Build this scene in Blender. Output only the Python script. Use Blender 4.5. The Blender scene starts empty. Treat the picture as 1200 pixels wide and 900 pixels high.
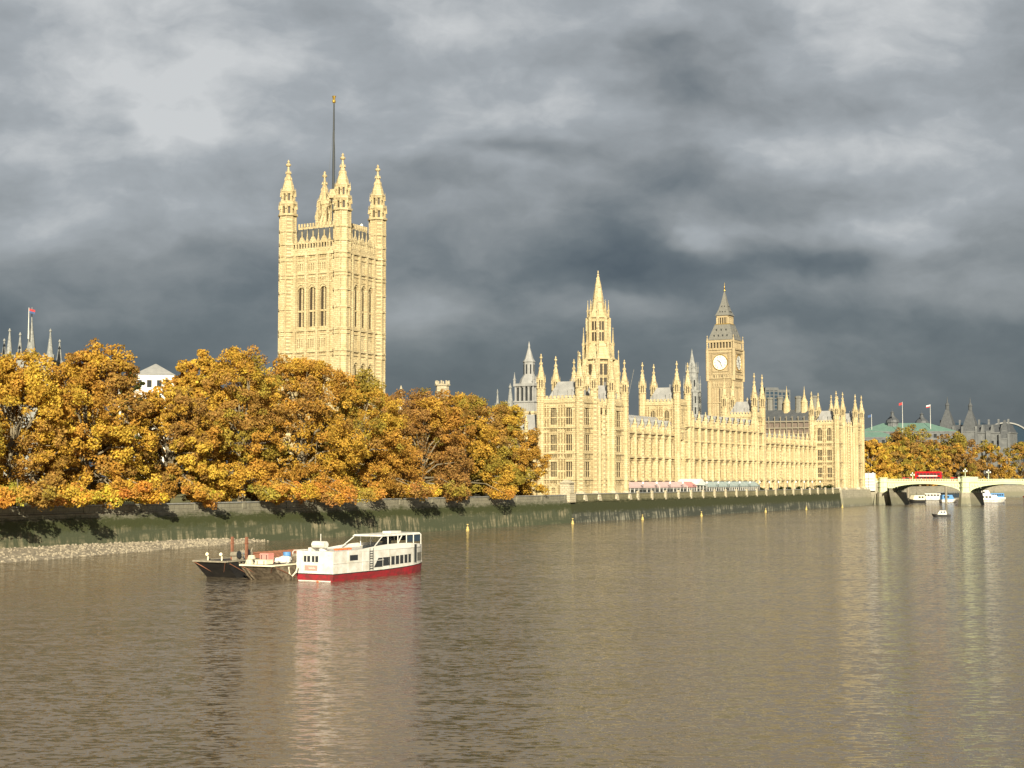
import bpy, math, random
import numpy as np
random.seed(7)
rng = np.random.default_rng(7)
R = math.radians
scene = bpy.context.scene
col = scene.collection
EXPO = 0.88

# ------------------------------------------------------------------ camera
cam = bpy.data.cameras.new('camera')
cam.sensor_width = 36; cam.lens = 51.9
cam.clip_start = 0.5; cam.clip_end = 20000
camo = bpy.data.objects.new('camera', cam); col.objects.link(camo)
camo.location = (0, 0, 11.4); camo.rotation_euler = (R(90 + 3.67), 0, 0)
scene.camera = camo

# ------------------------------------------------------------------ node helpers
class NT:
    def __init__(s, tree): s.t = tree; s.n = tree.nodes; s.l = tree.links
    def node(s, typ, **kw):
        n = s.n.new(typ)
        for k, v in kw.items(): setattr(n, k, v)
        return n
    def set(s, sock, v):
        if isinstance(v, bpy.types.NodeSocket): s.l.new(v, sock)
        elif v is not None: sock.default_value = v
    def math(s, op, a, b=None, c=None, clamp=False):
        n = s.node('ShaderNodeMath', operation=op, use_clamp=clamp)
        s.set(n.inputs[0], a)
        if b is not None: s.set(n.inputs[1], b)
        if c is not None: s.set(n.inputs[2], c)
        return n.outputs[0]
    def vec(s, op, a, b=None):
        n = s.node('ShaderNodeVectorMath', operation=op)
        s.set(n.inputs[0], a)
        if b is not None: s.set(n.inputs[1], b)
        return n.outputs['Value'] if op in ('LENGTH', 'DOT_PRODUCT') else n.outputs[0]
    def noise(s, v, scale, detail=3, rough=.55, out='Fac', dist=0):
        n = s.node('ShaderNodeTexNoise'); n.inputs['Scale'].default_value = scale
        n.inputs['Detail'].default_value = detail; n.inputs['Roughness'].default_value = rough
        n.inputs['Distortion'].default_value = dist
        if v is not None: s.set(n.inputs['Vector'], v)
        return n.outputs[out]
    def ramp(s, f, stops, interp='LINEAR'):
        n = s.node('ShaderNodeValToRGB'); cr = n.color_ramp; cr.interpolation = interp
        while len(cr.elements) < len(stops): cr.elements.new(.5)
        for e, (p, c) in zip(cr.elements, stops):
            e.position = p; e.color = tuple(c) + ((1,) if len(c) == 3 else ())
        s.set(n.inputs[0], f); return n.outputs[0]
    def mix(s, f, a, b, blend='MIX'):
        n = s.node('ShaderNodeMix', data_type='RGBA', blend_type=blend)
        s.set(n.inputs[0], f)
        for k, v in ((6, a), (7, b)):
            if isinstance(v, tuple) and len(v) == 3: v = v + (1,)
            s.set(n.inputs[k], v)
        return n.outputs[2]
    def maprange(s, v, a, b, c=0., d=1., smooth=False):
        n = s.node('ShaderNodeMapRange', interpolation_type='SMOOTHSTEP' if smooth else 'LINEAR')
        s.set(n.inputs['Value'], v)
        for k, x in zip(('From Min', 'From Max', 'To Min', 'To Max'), (a, b, c, d)): n.inputs[k].default_value = x
        return n.outputs['Result']
    def comb(s, x, y, z):
        n = s.node('ShaderNodeCombineXYZ')
        for i, v in enumerate((x, y, z)): s.set(n.inputs[i], v)
        return n.outputs[0]
    def sep(s, v):
        n = s.node('ShaderNodeSeparateXYZ'); s.set(n.inputs[0], v); return n.outputs

# ------------------------------------------------------------------ sky: storm clouds over a clear-sky base
SUN_EL = 20; SUN_AZ = 176      # azimuth clockwise from +Y
world = bpy.data.worlds.new('World'); scene.world = world; world.use_nodes = True
wt = NT(world.node_tree)
bg = [n for n in wt.n if n.type == 'BACKGROUND'][0]; bg.inputs['Strength'].default_value = 0.1
sky = wt.node('ShaderNodeTexSky', sky_type='NISHITA', sun_disc=False)
sky.sun_elevation = R(SUN_EL); sky.sun_rotation = R(SUN_AZ)
tc = wt.node('ShaderNodeTexCoord')
X, Y, Z = wt.sep(tc.outputs['Generated'])
ay = wt.math('MAXIMUM', wt.math('ABSOLUTE', Y), .25)
az = wt.math('DIVIDE', X, ay)
el = wt.math('DIVIDE', wt.math('ABSOLUTE', Z), ay)
P = wt.comb(az, el, 0.)
Ps = wt.vec('MULTIPLY', P, (1., 1.65, 1.))
warp = wt.vec('SUBTRACT', wt.noise(Ps, 7., 4, .6, 'Color'), (.5, .5, .5))
Pw = wt.vec('ADD', P, wt.vec('MULTIPLY', warp, (.11, .065, 0.)))
base = wt.ramp(wt.math('MULTIPLY', el, 1.0), [(0., (.26,)*3), (.05, (.20,)*3), (.10, (.30,)*3), (.17, (.48,)*3), (.25, (.62,)*3), (.33, (.70,)*3), (.6, (.66,)*3), (1., (.5,)*3)])
val = wt.math('ADD', base, 0.)
BL = [(200, 190, 230, 110, .10), (70, 60, 260, 90, .10), (600, 118, 170, 40, .20), (960, 135, 170, 60, .07), (1060, 180, 110, 50, .08), (812, 284, 34, 22, .26), (800, 262, 70, 36, .14), (505, 372, 70, 38, .24), (120, 240, 140, 50, .1),
      (980, 268, 150, 22, .16), (1090, 440, 210, 50, .17), (730, 350, 90, 26, .14), (950, 330, 80, 20, .10), (330, 60, 130, 40, .08), (1180, 300, 100, 60, .06), (620, 40, 200, 60, .05),
      (612, 172, 88, 17, -.22), (735, 292, 110, 42, -.20), (540, 300, 120, 60, -.06), (1010, 300, 140, 26, -.16), (870, 45, 200, 70, -.14), (300, 150, 120, 80, -.05), (900, 220, 140, 40, -.05),
      (560, 430, 130, 40, -.05), (60, 200, 100, 40, -.05), (260, 360, 130, 40, -.05), (1170, 90, 100, 90, -.12), (890, 380, 120, 22, -.10)]
for (cx, cy, rx, ry, amp) in BL:
    amp *= 1.0
    d = wt.vec('SUBTRACT', Pw, ((cx - 600)/1730, (561 - cy)/1730, 0.))
    d = wt.vec('MULTIPLY', d, (1730/(1.5*rx), 1730/(1.5*ry), 0.))
    val = wt.math('ADD', val, wt.maprange(wt.vec('LENGTH', d), 0., 1., amp, 0., True))
n1 = wt.noise(wt.vec('ADD', Ps, wt.vec('MULTIPLY', warp, (.10, .10, 0.))), 6.6, 9, .54)
n2 = wt.noise(wt.vec('ADD', Ps, (3.1, 1.7, 0.)), 17., 5, .6)
damp = wt.maprange(el, .0, .16, .45, 1.)
# billowing underside: rounded cells with a crisper lit rim
vo = wt.node('ShaderNodeTexVoronoi', feature='SMOOTH_F1'); vo.inputs['Scale'].default_value = 7.5; vo.inputs['Smoothness'].default_value = .35; vo.inputs['Detail'].default_value = 1.; vo.inputs['Roughness'].default_value = .55
wt.l.new(wt.vec('ADD', wt.vec('MULTIPLY', Ps, (.8, 1.25, 1.)), wt.vec('MULTIPLY', warp, (.12, .10, 0.))), vo.inputs['Vector'])
val = wt.math('ADD', val, wt.math('MULTIPLY', wt.math('MULTIPLY', wt.math('SUBTRACT', vo.outputs['Distance'], .42), damp), .42))
val = wt.math('ADD', val, wt.math('MULTIPLY', wt.math('MULTIPLY', wt.math('SUBTRACT', n1, .5), 1.0), damp))
val = wt.math('ADD', val, wt.math('MULTIPLY', wt.math('SUBTRACT', n2, .5), .22))
cl = wt.ramp(wt.math('MULTIPLY', wt.math('SUBTRACT', val, .005), .95), [(0., (.042, .058, .076)), (.2, (.072, .092, .112)), (.4, (.130, .153, .170)), (.62, (.248, .268, .280)), (.82, (.37, .395, .415)), (1., (.60, .615, .62))])
k = 1/(.1*2**EXPO)
cl = wt.vec('MULTIPLY', cl, (k, k, k))
fin = wt.mix(.03, cl, sky.outputs[0])
wt.l.new(fin, bg.inputs['Color'])

sun = bpy.data.lights.new('sun', 'SUN'); sun.energy = 5.0; sun.angle = R(.5); sun.color = (1, .905, .69)
suno = bpy.data.objects.new('sun', sun); col.objects.link(suno)
suno.rotation_euler = (R(90 - SUN_EL), 0, R(180 - SUN_AZ))
import mathutils
sd = mathutils.Vector((math.sin(R(SUN_AZ))*math.cos(R(SUN_EL)), math.cos(R(SUN_AZ))*math.cos(R(SUN_EL)), math.sin(R(SUN_EL))))
suno.rotation_euler = sd.to_track_quat('Z', 'Y').to_euler()
scene.view_settings.view_transform = 'Standard'; scene.view_settings.look = 'None'
scene.view_settings.exposure = EXPO; scene.view_settings.gamma = 1; scene.view_settings.use_curve_mapping = False

# ------------------------------------------------------------------ materials
M = {}
def mat(name, base, rough=.8, noise=None, metal=0, bump=None, emis=None, spec=None):
    """noise = (scale, colour2, amount-contrast) blends a second real colour by a noise pattern"""
    m = bpy.data.materials.new(name); m.use_nodes = True; t = NT(m.node_tree)
    b = [n for n in t.n if n.type == 'BSDF_PRINCIPLED'][0]
    b.inputs['Roughness'].default_value = rough; b.inputs['Metallic'].default_value = metal
    if spec is not None: b.inputs['Specular IOR Level'].default_value = spec
    tcn = t.node('ShaderNodeTexCoord')
    if noise:
        f = t.noise(tcn.outputs['Object'], noise[0], 5, .65)
        f = t.maprange(f, .5 - noise[2], .5 + noise[2])
        t.l.new(t.mix(f, tuple(base), tuple(noise[1])), b.inputs['Base Color'])
    else: b.inputs['Base Color'].default_value = tuple(base) + (1,)
    if bump:
        bn = t.node('ShaderNodeBump'); bn.inputs['Strength'].default_value = bump[1]; bn.inputs['Distance'].default_value = bump[2]
        t.l.new(t.noise(tcn.outputs['Object'], bump[0], 4, .6), bn.inputs['Height']); t.l.new(bn.outputs[0], b.inputs['Normal'])
    M[name] = m; return m

def stone_mat(name, c1, c2, c3):
    """ashlar limestone: courses, block-to-block variation, weather streaks"""
    m = bpy.data.materials.new(name); m.use_nodes = True; t = NT(m.node_tree)
    b = [n for n in t.n if n.type == 'BSDF_PRINCIPLED'][0]; b.inputs['Roughness'].default_value = .85
    g = t.node('ShaderNodeTexCoord').outputs['Object']
    x, y, z = t.sep(g)
    br = t.node('ShaderNodeTexBrick'); br.inputs['Scale'].default_value = 1.
    br.inputs['Mortar Size'].default_value = .05; br.inputs['Brick Width'].default_value = 1.1; br.inputs['Row Height'].default_value = .55
    br.inputs['Color1'].default_value = tuple(c1) + (1,); br.inputs['Color2'].default_value = tuple(c2) + (1,); br.inputs['Mortar'].default_value = tuple(a*.42 for a in c1) + (1,)
    t.l.new(t.comb(t.math('ADD', x, y), z, 0.), br.inputs['Vector'])
    f = t.maprange(t.noise(t.vec('MULTIPLY', g, (.5, .5, .14)), 1., 6, .65), .42, .68)
    c = t.mix(t.math('MULTIPLY', f, .75), br.outputs[0], tuple(c3))
    f2 = t.maprange(t.noise(g, 1.9, 4, .75), .52, .66)
    c = t.mix(t.math('MULTIPLY', f2, .75), c, tuple(a*.55 for a in c3))
    t.l.new(c, b.inputs['Base Color'])
    bn = t.node('ShaderNodeBump'); bn.inputs['Strength'].default_value = .6; bn.inputs['Distance'].default_value = .12
    t.l.new(t.noise(g, 3.5, 5, .7), bn.inputs['Height']); t.l.new(bn.outputs[0], b.inputs['Normal'])
    M[name] = m
stone_mat('stone', (.62, .51, .30), (.51, .415, .235), (.36, .275, .14))
stone_mat('stone_recess_shade', (.26, .19, .09), (.21, .15, .07), (.16, .11, .05))  # darker stone tone that paints the shade of carved recesses
stone_mat('stone_pale', (.52, .46, .33), (.46, .41, .29), (.40, .33, .22))
stone_mat('stone_tower', (.50, .40, .24), (.42, .33, .19), (.33, .25, .14))
mat('stone_grey', (.30, .30, .28), .85, (1.2, (.16, .165, .16), .15))
mat('portland_stone', (.17, .175, .175), .9, (.3, (.09, .095, .10), .2))  # base colour darkened to stand in for cloud shade on far buildings
mat('slate', (.055, .06, .065), .6, (.6, (.09, .095, .1), .2))
mat('lead_roof', (.33, .325, .31), .7, (.5, (.22, .22, .215), .2))
mat('iron_roof', (.20, .195, .17), .5, (1.5, (.13, .125, .11), .2))
mat('copper_green', (.10, .19, .15), .7, (.4, (.15, .25, .2), .2))
mat('white_paint', (.70, .69, .65), .4, (1.1, (.52, .49, .42), .16))
mat('white_cloth', (.78, .75, .68), .8, (1.2, (.62, .6, .55), .3))
mat('red_hull', (.36, .018, .03), .5, (1.4, (.16, .03, .03), .14))
mat('rust', (.17, .06, .03), .85, (2.5, (.26, .12, .07), .2), bump=(6, .5, .03))
mat('black_hull', (.012, .012, .014), .5, (1.5, (.03, .028, .026), .2))
mat('brown_hull', (.075, .055, .035), .8, (1.8, (.22, .175, .12), .12), bump=(5, .5, .03))
mat('bleached_iron', (.17, .15, .11), .8, (2.5, (.30, .26, .19), .2))
mat('glass_dark', (.03, .033, .035), .12)
mat('glass_window', (.04, .03, .018), .6)
mat('glass_gold_reflection', (.15, .095, .03), .45)  # gold reflection in the wing windows, put into the glass colour
mat('glass_blue', (.03, .05, .075), .1)
mat('gold', (.75, .50, .12), .3, metal=.85)
mat('dial_white', (.78, .78, .72), .4)
mat('dial_black', (.02, .022, .03), .5)
mat('dark_metal', (.03, .034, .036), .5)
mat('bridge_green', (.60, .65, .42), .55, (.8, (.50, .55, .34), .25))
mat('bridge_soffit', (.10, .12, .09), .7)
mat('pink_canvas', (.55, .41, .39), .8, (.8, (.5, .36, .34), .3))
mat('red_canvas', (.50, .24, .22), .8)
mat('teal_canvas', (.27, .34, .33), .6, (.8, (.36, .41, .39), .3))
mat('orange', (.75, .16, .04), .6)
mat('pale_pink', (.58, .24, .20), .7)
mat('yellow_paint', (.5, .38, .13), .6)
mat('bus_red', (.55, .012, .02), .25)
mat('blue_paint', (.10, .25, .5), .4)
mat('cream', (.72, .66, .48), .7)
mat('scaffold_brown', (.12, .085, .065), .8, (.8, (.2, .16, .13), .2))
mat('tyre', (.015, .015, .015), .9)
mat('rope', (.6, .55, .42), .9)
mat('bark', (.14, .11, .07), .95, (1.5, (.27, .23, .15), .2), bump=(3, .6, .05))
mat('lawn_grass', (.10, .12, .03), .95, (.6, (.20, .15, .04), .2))
mat('gravel', (.36, .31, .225), .95, (1.4, (.16, .135, .10), .15), bump=(2.5, .9, .12))
mat('mud', (.13, .11, .07), .6, (.6, (.22, .18, .12), .2))
mat('asphalt', (.05, .05, .05), .9)
mat('skin', (.5, .3, .2), .6)
for nm, c in (('cloth_black', (.02, .02, .025)), ('cloth_white', (.7, .7, .68)), ('cloth_blue', (.05, .09, .2)), ('cloth_red', (.45, .04, .04))): mat(nm, c, .85)

# river water: slopes taken straight from noise so far ripples keep their roughness
m = bpy.data.materials.new('river_water'); m.use_nodes = True; t = NT(m.node_tree); M['water'] = m
b = [n for n in t.n if n.type == 'BSDF_PRINCIPLED'][0]
g = t.node('ShaderNodeNewGeometry').outputs['Position']
def slope(scale, sx, sy, ax, ay, detail, off):
    v = t.vec('ADD', t.vec('MULTIPLY', g, (sx, sy, 1.)), off)
    c = t.vec('SUBTRACT', t.noise(v, scale, detail, .6, 'Color', .4), (.5, .5, .5))
    return t.vec('MULTIPLY', c, (ax, ay, 0.))
s1 = slope(2.2, .55, 1.5, .8, 2.0, 4, (0., 0., 0.))
s2 = slope(.33, .5, 1.3, .26, .55, 3, (13., 5., 2.))
s3 = slope(3.4, .7, 1.5, .5, .9, 2, (31., 17., 4.))
sl = t.vec('ADD', t.vec('ADD', s1, s2), s3)
gust = t.maprange(t.noise(t.vec('MULTIPLY', g, (.012, .03, 0.)), 1., 4, .6), .3, .7, .6, 1.3)
sl = t.vec('MULTIPLY', sl, t.comb(gust, gust, 1.))
nn = t.vec('NORMALIZE', t.vec('ADD', sl, (0., 0., 1.)))
t.l.new(nn, b.inputs['Normal'])
wc = t.mix(t.noise(t.vec('MULTIPLY', g, (.02, .05, 0.)), 1., 4, .6), (.118, .094, .062), (.155, .125, .086))
t.l.new(wc, b.inputs['Base Color'])
b.inputs['Roughness'].default_value = .09; b.inputs['IOR'].default_value = 1.33

# river wall: pale coping stone above, weed and tide-stained masonry below (stains follow the tide mark)
def wallmat(name, zt, zm, c_top, c_weed, c_low, c_patch):
    m = bpy.data.materials.new(name); m.use_nodes = True; t = NT(m.node_tree); M[name] = m
    b = [n for n in t.n if n.type == 'BSDF_PRINCIPLED'][0]; b.inputs['Roughness'].default_value = .8
    g = t.node('ShaderNodeTexCoord').outputs['Object']; x, y, z = t.sep(g)
    wob = t.math('MULTIPLY', t.math('SUBTRACT', t.noise(t.vec('MULTIPLY', g, (.35, 1., .7)), 1.8, 8, .8), .5), 4.2)
    zz = t.math('ADD', z, wob)
    st = t.noise(t.vec('MULTIPLY', g, (.9, 1., .12)), 1., 5, .7)
    pt = t.math('MULTIPLY', t.maprange(st, .47, .6), t.maprange(t.noise(t.vec('MULTIPLY', g, (.06, .3, .5)), 1., 4, .7), .42, .6))
    low = t.mix(pt, c_low, c_patch)
    c = t.mix(t.maprange(zz, zm - .6, zm + .5), low, c_weed)
    br = t.node('ShaderNodeTexBrick'); br.inputs['Scale'].default_value = 1.
    br.inputs['Brick Width'].default_value = 2.2; br.inputs['Row Height'].default_value = .7; br.inputs['Mortar Size'].default_value = .03
    br.inputs['Color1'].default_value = c_top + (1,); br.inputs['Color2'].default_value = tuple(a*.8 for a in c_top) + (1,); br.inputs['Mortar'].default_value = tuple(a*.4 for a in c_top) + (1,)
    t.l.new(t.comb(x, z, 0.), br.inputs['Vector'])
    c = t.mix(t.maprange(zz, zt - .5, zt + .5), c, t.mix(t.maprange(st, .5, .7), br.outputs[0], tuple(a*.55 for a in c_top)))
    t.l.new(c, b.inputs['Base Color'])
    bn = t.node('ShaderNodeBump'); bn.inputs['Strength'].default_value = .7; bn.inputs['Distance'].default_value = .15
    t.l.new(t.noise(g, 1.6, 5, .7), bn.inputs['Height']); t.l.new(bn.outputs[0], b.inputs['Normal'])
wallmat('wall_garden', 5.3, 3.4, (.22, .205, .15), (.038, .045, .012), (.055, .064, .033), (.24, .21, .13))
wallmat('wall_terrace', 5.6, 2.6, (.20, .18, .10), (.032, .036, .010), (.04, .045, .033), (.27, .255, .19))
wallmat('wall_clean', 3.6, 0.8, (.34, .31, .23), (.20, .19, .13), (.12, .12, .09), (.32, .3, .24))

# leaves: colour attribute per leaf, some light passes through
m = bpy.data.materials.new('autumn_leaves'); m.use_nodes = True; t = NT(m.node_tree); M['leaves'] = m
for n in list(t.n):
    if n.type == 'BSDF_PRINCIPLED': t.n.remove(n)
out = [n for n in t.n if n.type == 'OUTPUT_MATERIAL'][0]
at = t.node('ShaderNodeAttribute', attribute_name='leaf_colour')
d = t.node('ShaderNodeBsdfDiffuse'); tr = t.node('ShaderNodeBsdfTranslucent'); mx = t.node('ShaderNodeMixShader'); mx.inputs[0].default_value = .28
t.l.new(at.outputs['Color'], d.inputs['Color']); t.l.new(at.outputs['Color'], tr.inputs['Color'])
t.l.new(d.outputs[0], mx.inputs[1]); t.l.new(tr.outputs[0], mx.inputs[2]); t.l.new(mx.outputs[0], out.inputs[0])

# ------------------------------------------------------------------ mesh builder and object helpers
class MB:
    def __init__(s, *mats): s.v = []; s.f = []; s.m = []; s.mats = list(mats); s.cur = 0
    def use(s, name):
        if name not in s.mats: s.mats.append(name)
        s.cur = s.mats.index(name); return s
    def face(s, pts):
        n = len(s.v); s.v += [tuple(p) for p in pts]; s.f.append(tuple(range(n, n+len(pts)))); s.m.append(s.cur)
    def hexa(s, p):   # 8 points: bottom 4 ccw, top 4
        n = len(s.v); s.v += [tuple(q) for q in p]
        for q in ((0,3,2,1),(4,5,6,7),(0,1,5,4),(1,2,6,5),(2,3,7,6),(3,0,4,7)): s.f.append(tuple(n+i for i in q)); s.m.append(s.cur)
    def box(s, x0, x1, y0, y1, z0, z1): s.hexa([(x0,y0,z0),(x1,y0,z0),(x1,y1,z0),(x0,y1,z0),(x0,y0,z1),(x1,y0,z1),(x1,y1,z1),(x0,y1,z1)]); return s
    def tb(s, T, a0, a1, d0, d1, z0, z1):
        s.hexa([T(a0,d0,z0),T(a1,d0,z0),T(a1,d1,z0),T(a0,d1,z0),T(a0,d0,z1),T(a1,d0,z1),T(a1,d1,z1),T(a0,d1,z1)]); return s
    def pr(s, n, cx, cy, r0, r1, z0, z1, rot=None, cap=True):
        rot = math.pi/n if rot is None else rot; k = len(s.v)
        for r, z in ((r0, z0), (r1, z1)):
            for i in range(n):
                a = rot + 2*math.pi*i/n; s.v.append((cx+r*math.cos(a), cy+r*math.sin(a), z))
        for i in range(n): s.f.append((k+i, k+(i+1)%n, k+n+(i+1)%n, k+n+i)); s.m.append(s.cur)
        if cap:
            s.f.append(tuple(k+i for i in range(n))[::-1]); s.m.append(s.cur); s.f.append(tuple(k+n+i for i in range(n))); s.m.append(s.cur)
        return s
    def lathe(s, prof, n, cx, cy, rot=None):
        for (r0, z0), (r1, z1) in zip(prof, prof[1:]): s.pr(n, cx, cy, max(r0,.01), max(r1,.01), z0, z1, rot, False)
        return s
    def tube(s, pts, rad, n=5):
        if not isinstance(rad, (list, tuple)): rad = [rad]*len(pts)
        rings = []
        for i, p in enumerate(pts):
            a = mathutils.Vector(pts[max(i-1, 0)]); c = mathutils.Vector(pts[min(i+1, len(pts)-1)])
            dr = (c - a); dr = dr.normalized() if dr.length > 1e-6 else mathutils.Vector((0,0,1))
            u = dr.orthogonal().normalized(); w = dr.cross(u); k = len(s.v)
            for j in range(n):
                an = 2*math.pi*j/n; q = mathutils.Vector(p) + (u*math.cos(an) + w*math.sin(an))*rad[i]; s.v.append(tuple(q))
            rings.append(k)
        for a, c in zip(rings, rings[1:]):
            # align rings by nearest vertex
            best = min(range(n), key=lambda o: (mathutils.Vector(s.v[a]) - mathutils.Vector(s.v[c+o])).length)
            for j in range(n): s.f.append((a+j, a+(j+1)%n, c+(j+1+best)%n, c+(j+best)%n)); s.m.append(s.cur)
        for k in (rings[0], rings[-1]): s.f.append(tuple(k+j for j in range(n))); s.m.append(s.cur)
        return s
    def ball(s, cx, cy, cz, rx, ry=None, rz=None, n=8, k=5):
        ry = ry or rx; rz = rz or rx; b = len(s.v)
        for i in range(k+1):
            a = math.pi*i/k
            for j in range(n):
                t_ = 2*math.pi*j/n; s.v.append((cx+rx*math.sin(a)*math.cos(t_), cy+ry*math.sin(a)*math.sin(t_), cz-rz*math.cos(a)))
        for i in range(k):
            for j in range(n): s.f.append((b+i*n+j, b+i*n+(j+1)%n, b+(i+1)*n+(j+1)%n, b+(i+1)*n+j)); s.m.append(s.cur)
        return s
    def build(s, name, parent=None, smooth=False):
        me = bpy.data.meshes.new(name); me.from_pydata(s.v, [], s.f); me.update()
        for mm in s.mats: me.materials.append(M[mm])
        me.polygons.foreach_set('material_index', s.m)
        if smooth: me.polygons.foreach_set('use_smooth', [True]*len(s.f))
        o = bpy.data.objects.new(name, me); col.objects.link(o)
        if parent: o.parent = parent
        return o
def tag(o, label, cat, group=None):
    o['label'] = label; o['category'] = cat
    if group: o['group'] = group
    return o
def thing(name, label, cat, loc=(0,0,0), rz=0., group=None):
    o = bpy.data.objects.new(name, None); col.objects.link(o); o.empty_display_size = 1
    o.location = loc; o.rotation_euler = (0, 0, rz); return tag(o, label, cat, group)
def struct(o): o['kind'] = 'structure'; return o
def copy_tree(o, parent=None):
    c = o.copy(); col.objects.link(c); c.parent = parent
    for ch in list(o.children): copy_tree(ch, c)
    return c
# palace frame: x = u runs north along the river wall, y = v runs inland, z up from the water
ANG = R(61.5); SU, CU = math.cos(ANG), math.sin(ANG)
def W(u, v, z=0.): return (18.5 + SU*u - CU*v, 390 + CU*u + SU*v, z)
def pthing(name, label, cat, u=0, v=0, z=0, group=None, drz=0.): return thing(name, label, cat, W(u, v, z), ANG+drz, group)
# ================================================================== STRUCTURE: water, land
mb = MB('water'); mb.face([(-4000,-600,0),(6000,-600,0),(6000,9000,0),(-4000,9000,0)]); struct(mb.build('river'))
def land_poly(): 
    pts = [W(-420,.6), W(283,.6)]
    pts += [(168,648,0),(196,740,0),(262,860,0),(400,1010,0),(600,1180,0),(1000,1400,0),(1800,1700,0),(5500,3000,0),(5500,8500,0),(-4000,8500,0),(-4000,60,0)]
    return [(p[0],p[1]) for p in pts]
lp = land_poly()
mb = MB('lawn_grass'); mb.face([(x,y,6.25) for x,y in lp]); struct(mb.build('ground'))
# foreshore shingle under the garden wall
mb = MB('gravel')
us = np.linspace(-330, -130, 90); prev = None
for u in us:
    wdt = np.interp(u, [-330,-200,-178,-160,-145,-130], [17,13.5,9.0,5.5,3.6,.3]) + .5*math.sin(u*.7) + .3*math.sin(u*1.9)
    row = []
    for k in range(7):
        tt = k/6; hz = (1.35 if u < -150 else np.interp(u,[-150,-112],[1.35,.5]))*(1-tt)**.8 - .25*tt + rng.uniform(-.1,.1)*(k not in (0,))
        row.append((u, .6-wdt*tt-.5, hz))
    if prev: 
        for a in range(6): mb.face([prev[a],prev[a+1],row[a+1],row[a]])
    prev = row
# stones
for i in range(2600):
    u = rng.uniform(-260,-132); wdt = np.interp(u,[-330,-200,-178,-160,-145,-130],[17,13.5,9.0,5.5,3.6,.6]); tt = rng.uniform(.02,.98)
    z = np.interp(u,[-150,-116],[1.35,.5])*(1-tt)**.8 - .25*tt; s = rng.uniform(.1,.34)
    mb.pr(5, u, .1-wdt*tt, s, s*.5, z-.1, z+s*.6, rng.uniform(0,6))
o = mb.build('foreshore'); o.location = W(0,0); o.rotation_euler = (0,0,ANG); struct(o)

# ================================================================== RIVER WALLS
def profile_wall(mb, u0, u1, prof, step=6.):
    n = max(1, int((u1-u0)/step)); us = np.linspace(u0, u1, n+1)
    for a, c in zip(us, us[1:]):
        for (v0,z0),(v1,z1) in zip(prof, prof[1:]): mb.face([(a,v0,z0),(c,v0,z0),(c,v1,z1),(a,v1,z1)])
    for u in (u0,u1): mb.face([(u,v,z) for v,z in prof])
G = pthing('embankment_wall', 'weedy stone garden river wall under the autumn plane trees', 'wall')
mb = MB('wall_garden'); profile_wall(mb, -420, -8, [(1.2,6.2),(1.2,7.1),(.05,7.1),(.05,6.0),(-.25,5.9),(-.25,5.2),(-.5,5.1),(-1.3,-1),(1.2,-1)])
for u in np.arange(-400,-8,13.): mb.box(u-.5,u+.5,-.16,1.1,6.0,7.2)
mb.build('masonry', G)
mb = MB('stone_grey'); mb.box(-420,-8,-.1,1.35,7.1,7.28); mb.build('coping', G)
T_ = pthing('embankment_wall', 'dark weed-hung river wall with pale piers below the palace terrace', 'wall')
mb = MB('wall_terrace'); profile_wall(mb, -8, 240, [(1.0,6.2),(1.0,7.3),(.1,7.3),(.1,5.9),(-.3,5.8),(-.3,5.3),(-.15,5.2),(-1.0,-1),(1.0,-1)]); mb.build('masonry', T_)
mb = MB('stone_grey'); mb.box(-8,240,-.05,1.1,7.3,7.46); mb.build('coping', T_)
for i,u in enumerate(np.arange(36,240,10.2)):
    mb = MB('stone_pale'); mb.box(u-.38,u+.38,-.5,.05,5.3,7.6); mb.pr(4,u,-.2,.62,.3,7.6,7.95); mb.build('pier', T_)
mb = MB('stone_pale'); mb.box(-9.3,-5.6,-.9,2.2,5.3,7.4); mb.box(-9,-6,-.6,2,7.4,10.2); mb.pr(4,-7.5,.7,2.5,.6,10.2,11.1); mb.box(-8.6,-6.4,-.75,-.6,7.6,9.6); o=mb.build('gate_pier'); tag(o,'square stone gate lodge at the end of the garden wall','gate pier'); o.location=W(0,0); o.rotation_euler=(0,0,ANG)
N_ = pthing('embankment_wall', 'clean pale stone river wall below the far corner pavilion', 'wall')
mb = MB('wall_clean'); profile_wall(mb, 240, 284, [(1.,6.2),(1.,6.9),(-.8,6.9),(-1.9,-1),(1.,-1)]); mb.build('masonry', N_)
F_ = thing('embankment_wall','grey stone embankment wall seen beneath and beyond the bridge','wall')
mb = MB('wall_clean'); pts=[(160,628),(168,648),(196,740),(262,860),(400,1010),(600,1180),(1000,1400),(1800,1700)]
for (x0,y0),(x1,y1) in zip(pts,pts[1:]):
    L=math.hypot(x1-x0,y1-y0); nx,ny=(y1-y0)/L,-(x1-x0)/L
    for off0,z0,off1,z1 in ((1.2,-1,0,6.2),(0,6.2,0,7.4),(0,7.4,-.8,7.4),(-.8,7.4,-.8,6.2)):
        mb.face([(x0+nx*off0,y0+ny*off0,z0),(x1+nx*off0,y1+ny*off0,z0),(x1+nx*off1,y1+ny*off1,z1),(x0+nx*off1,y0+ny*off1,z1)])
mb.build('masonry',F_)
mb = MB('stone_grey'); mb.box(31,241,1.0,11,6.26,6.45); o=mb.build('terrace'); o.location=W(0,0); o.rotation_euler=(0,0,ANG); struct(o)

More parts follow.
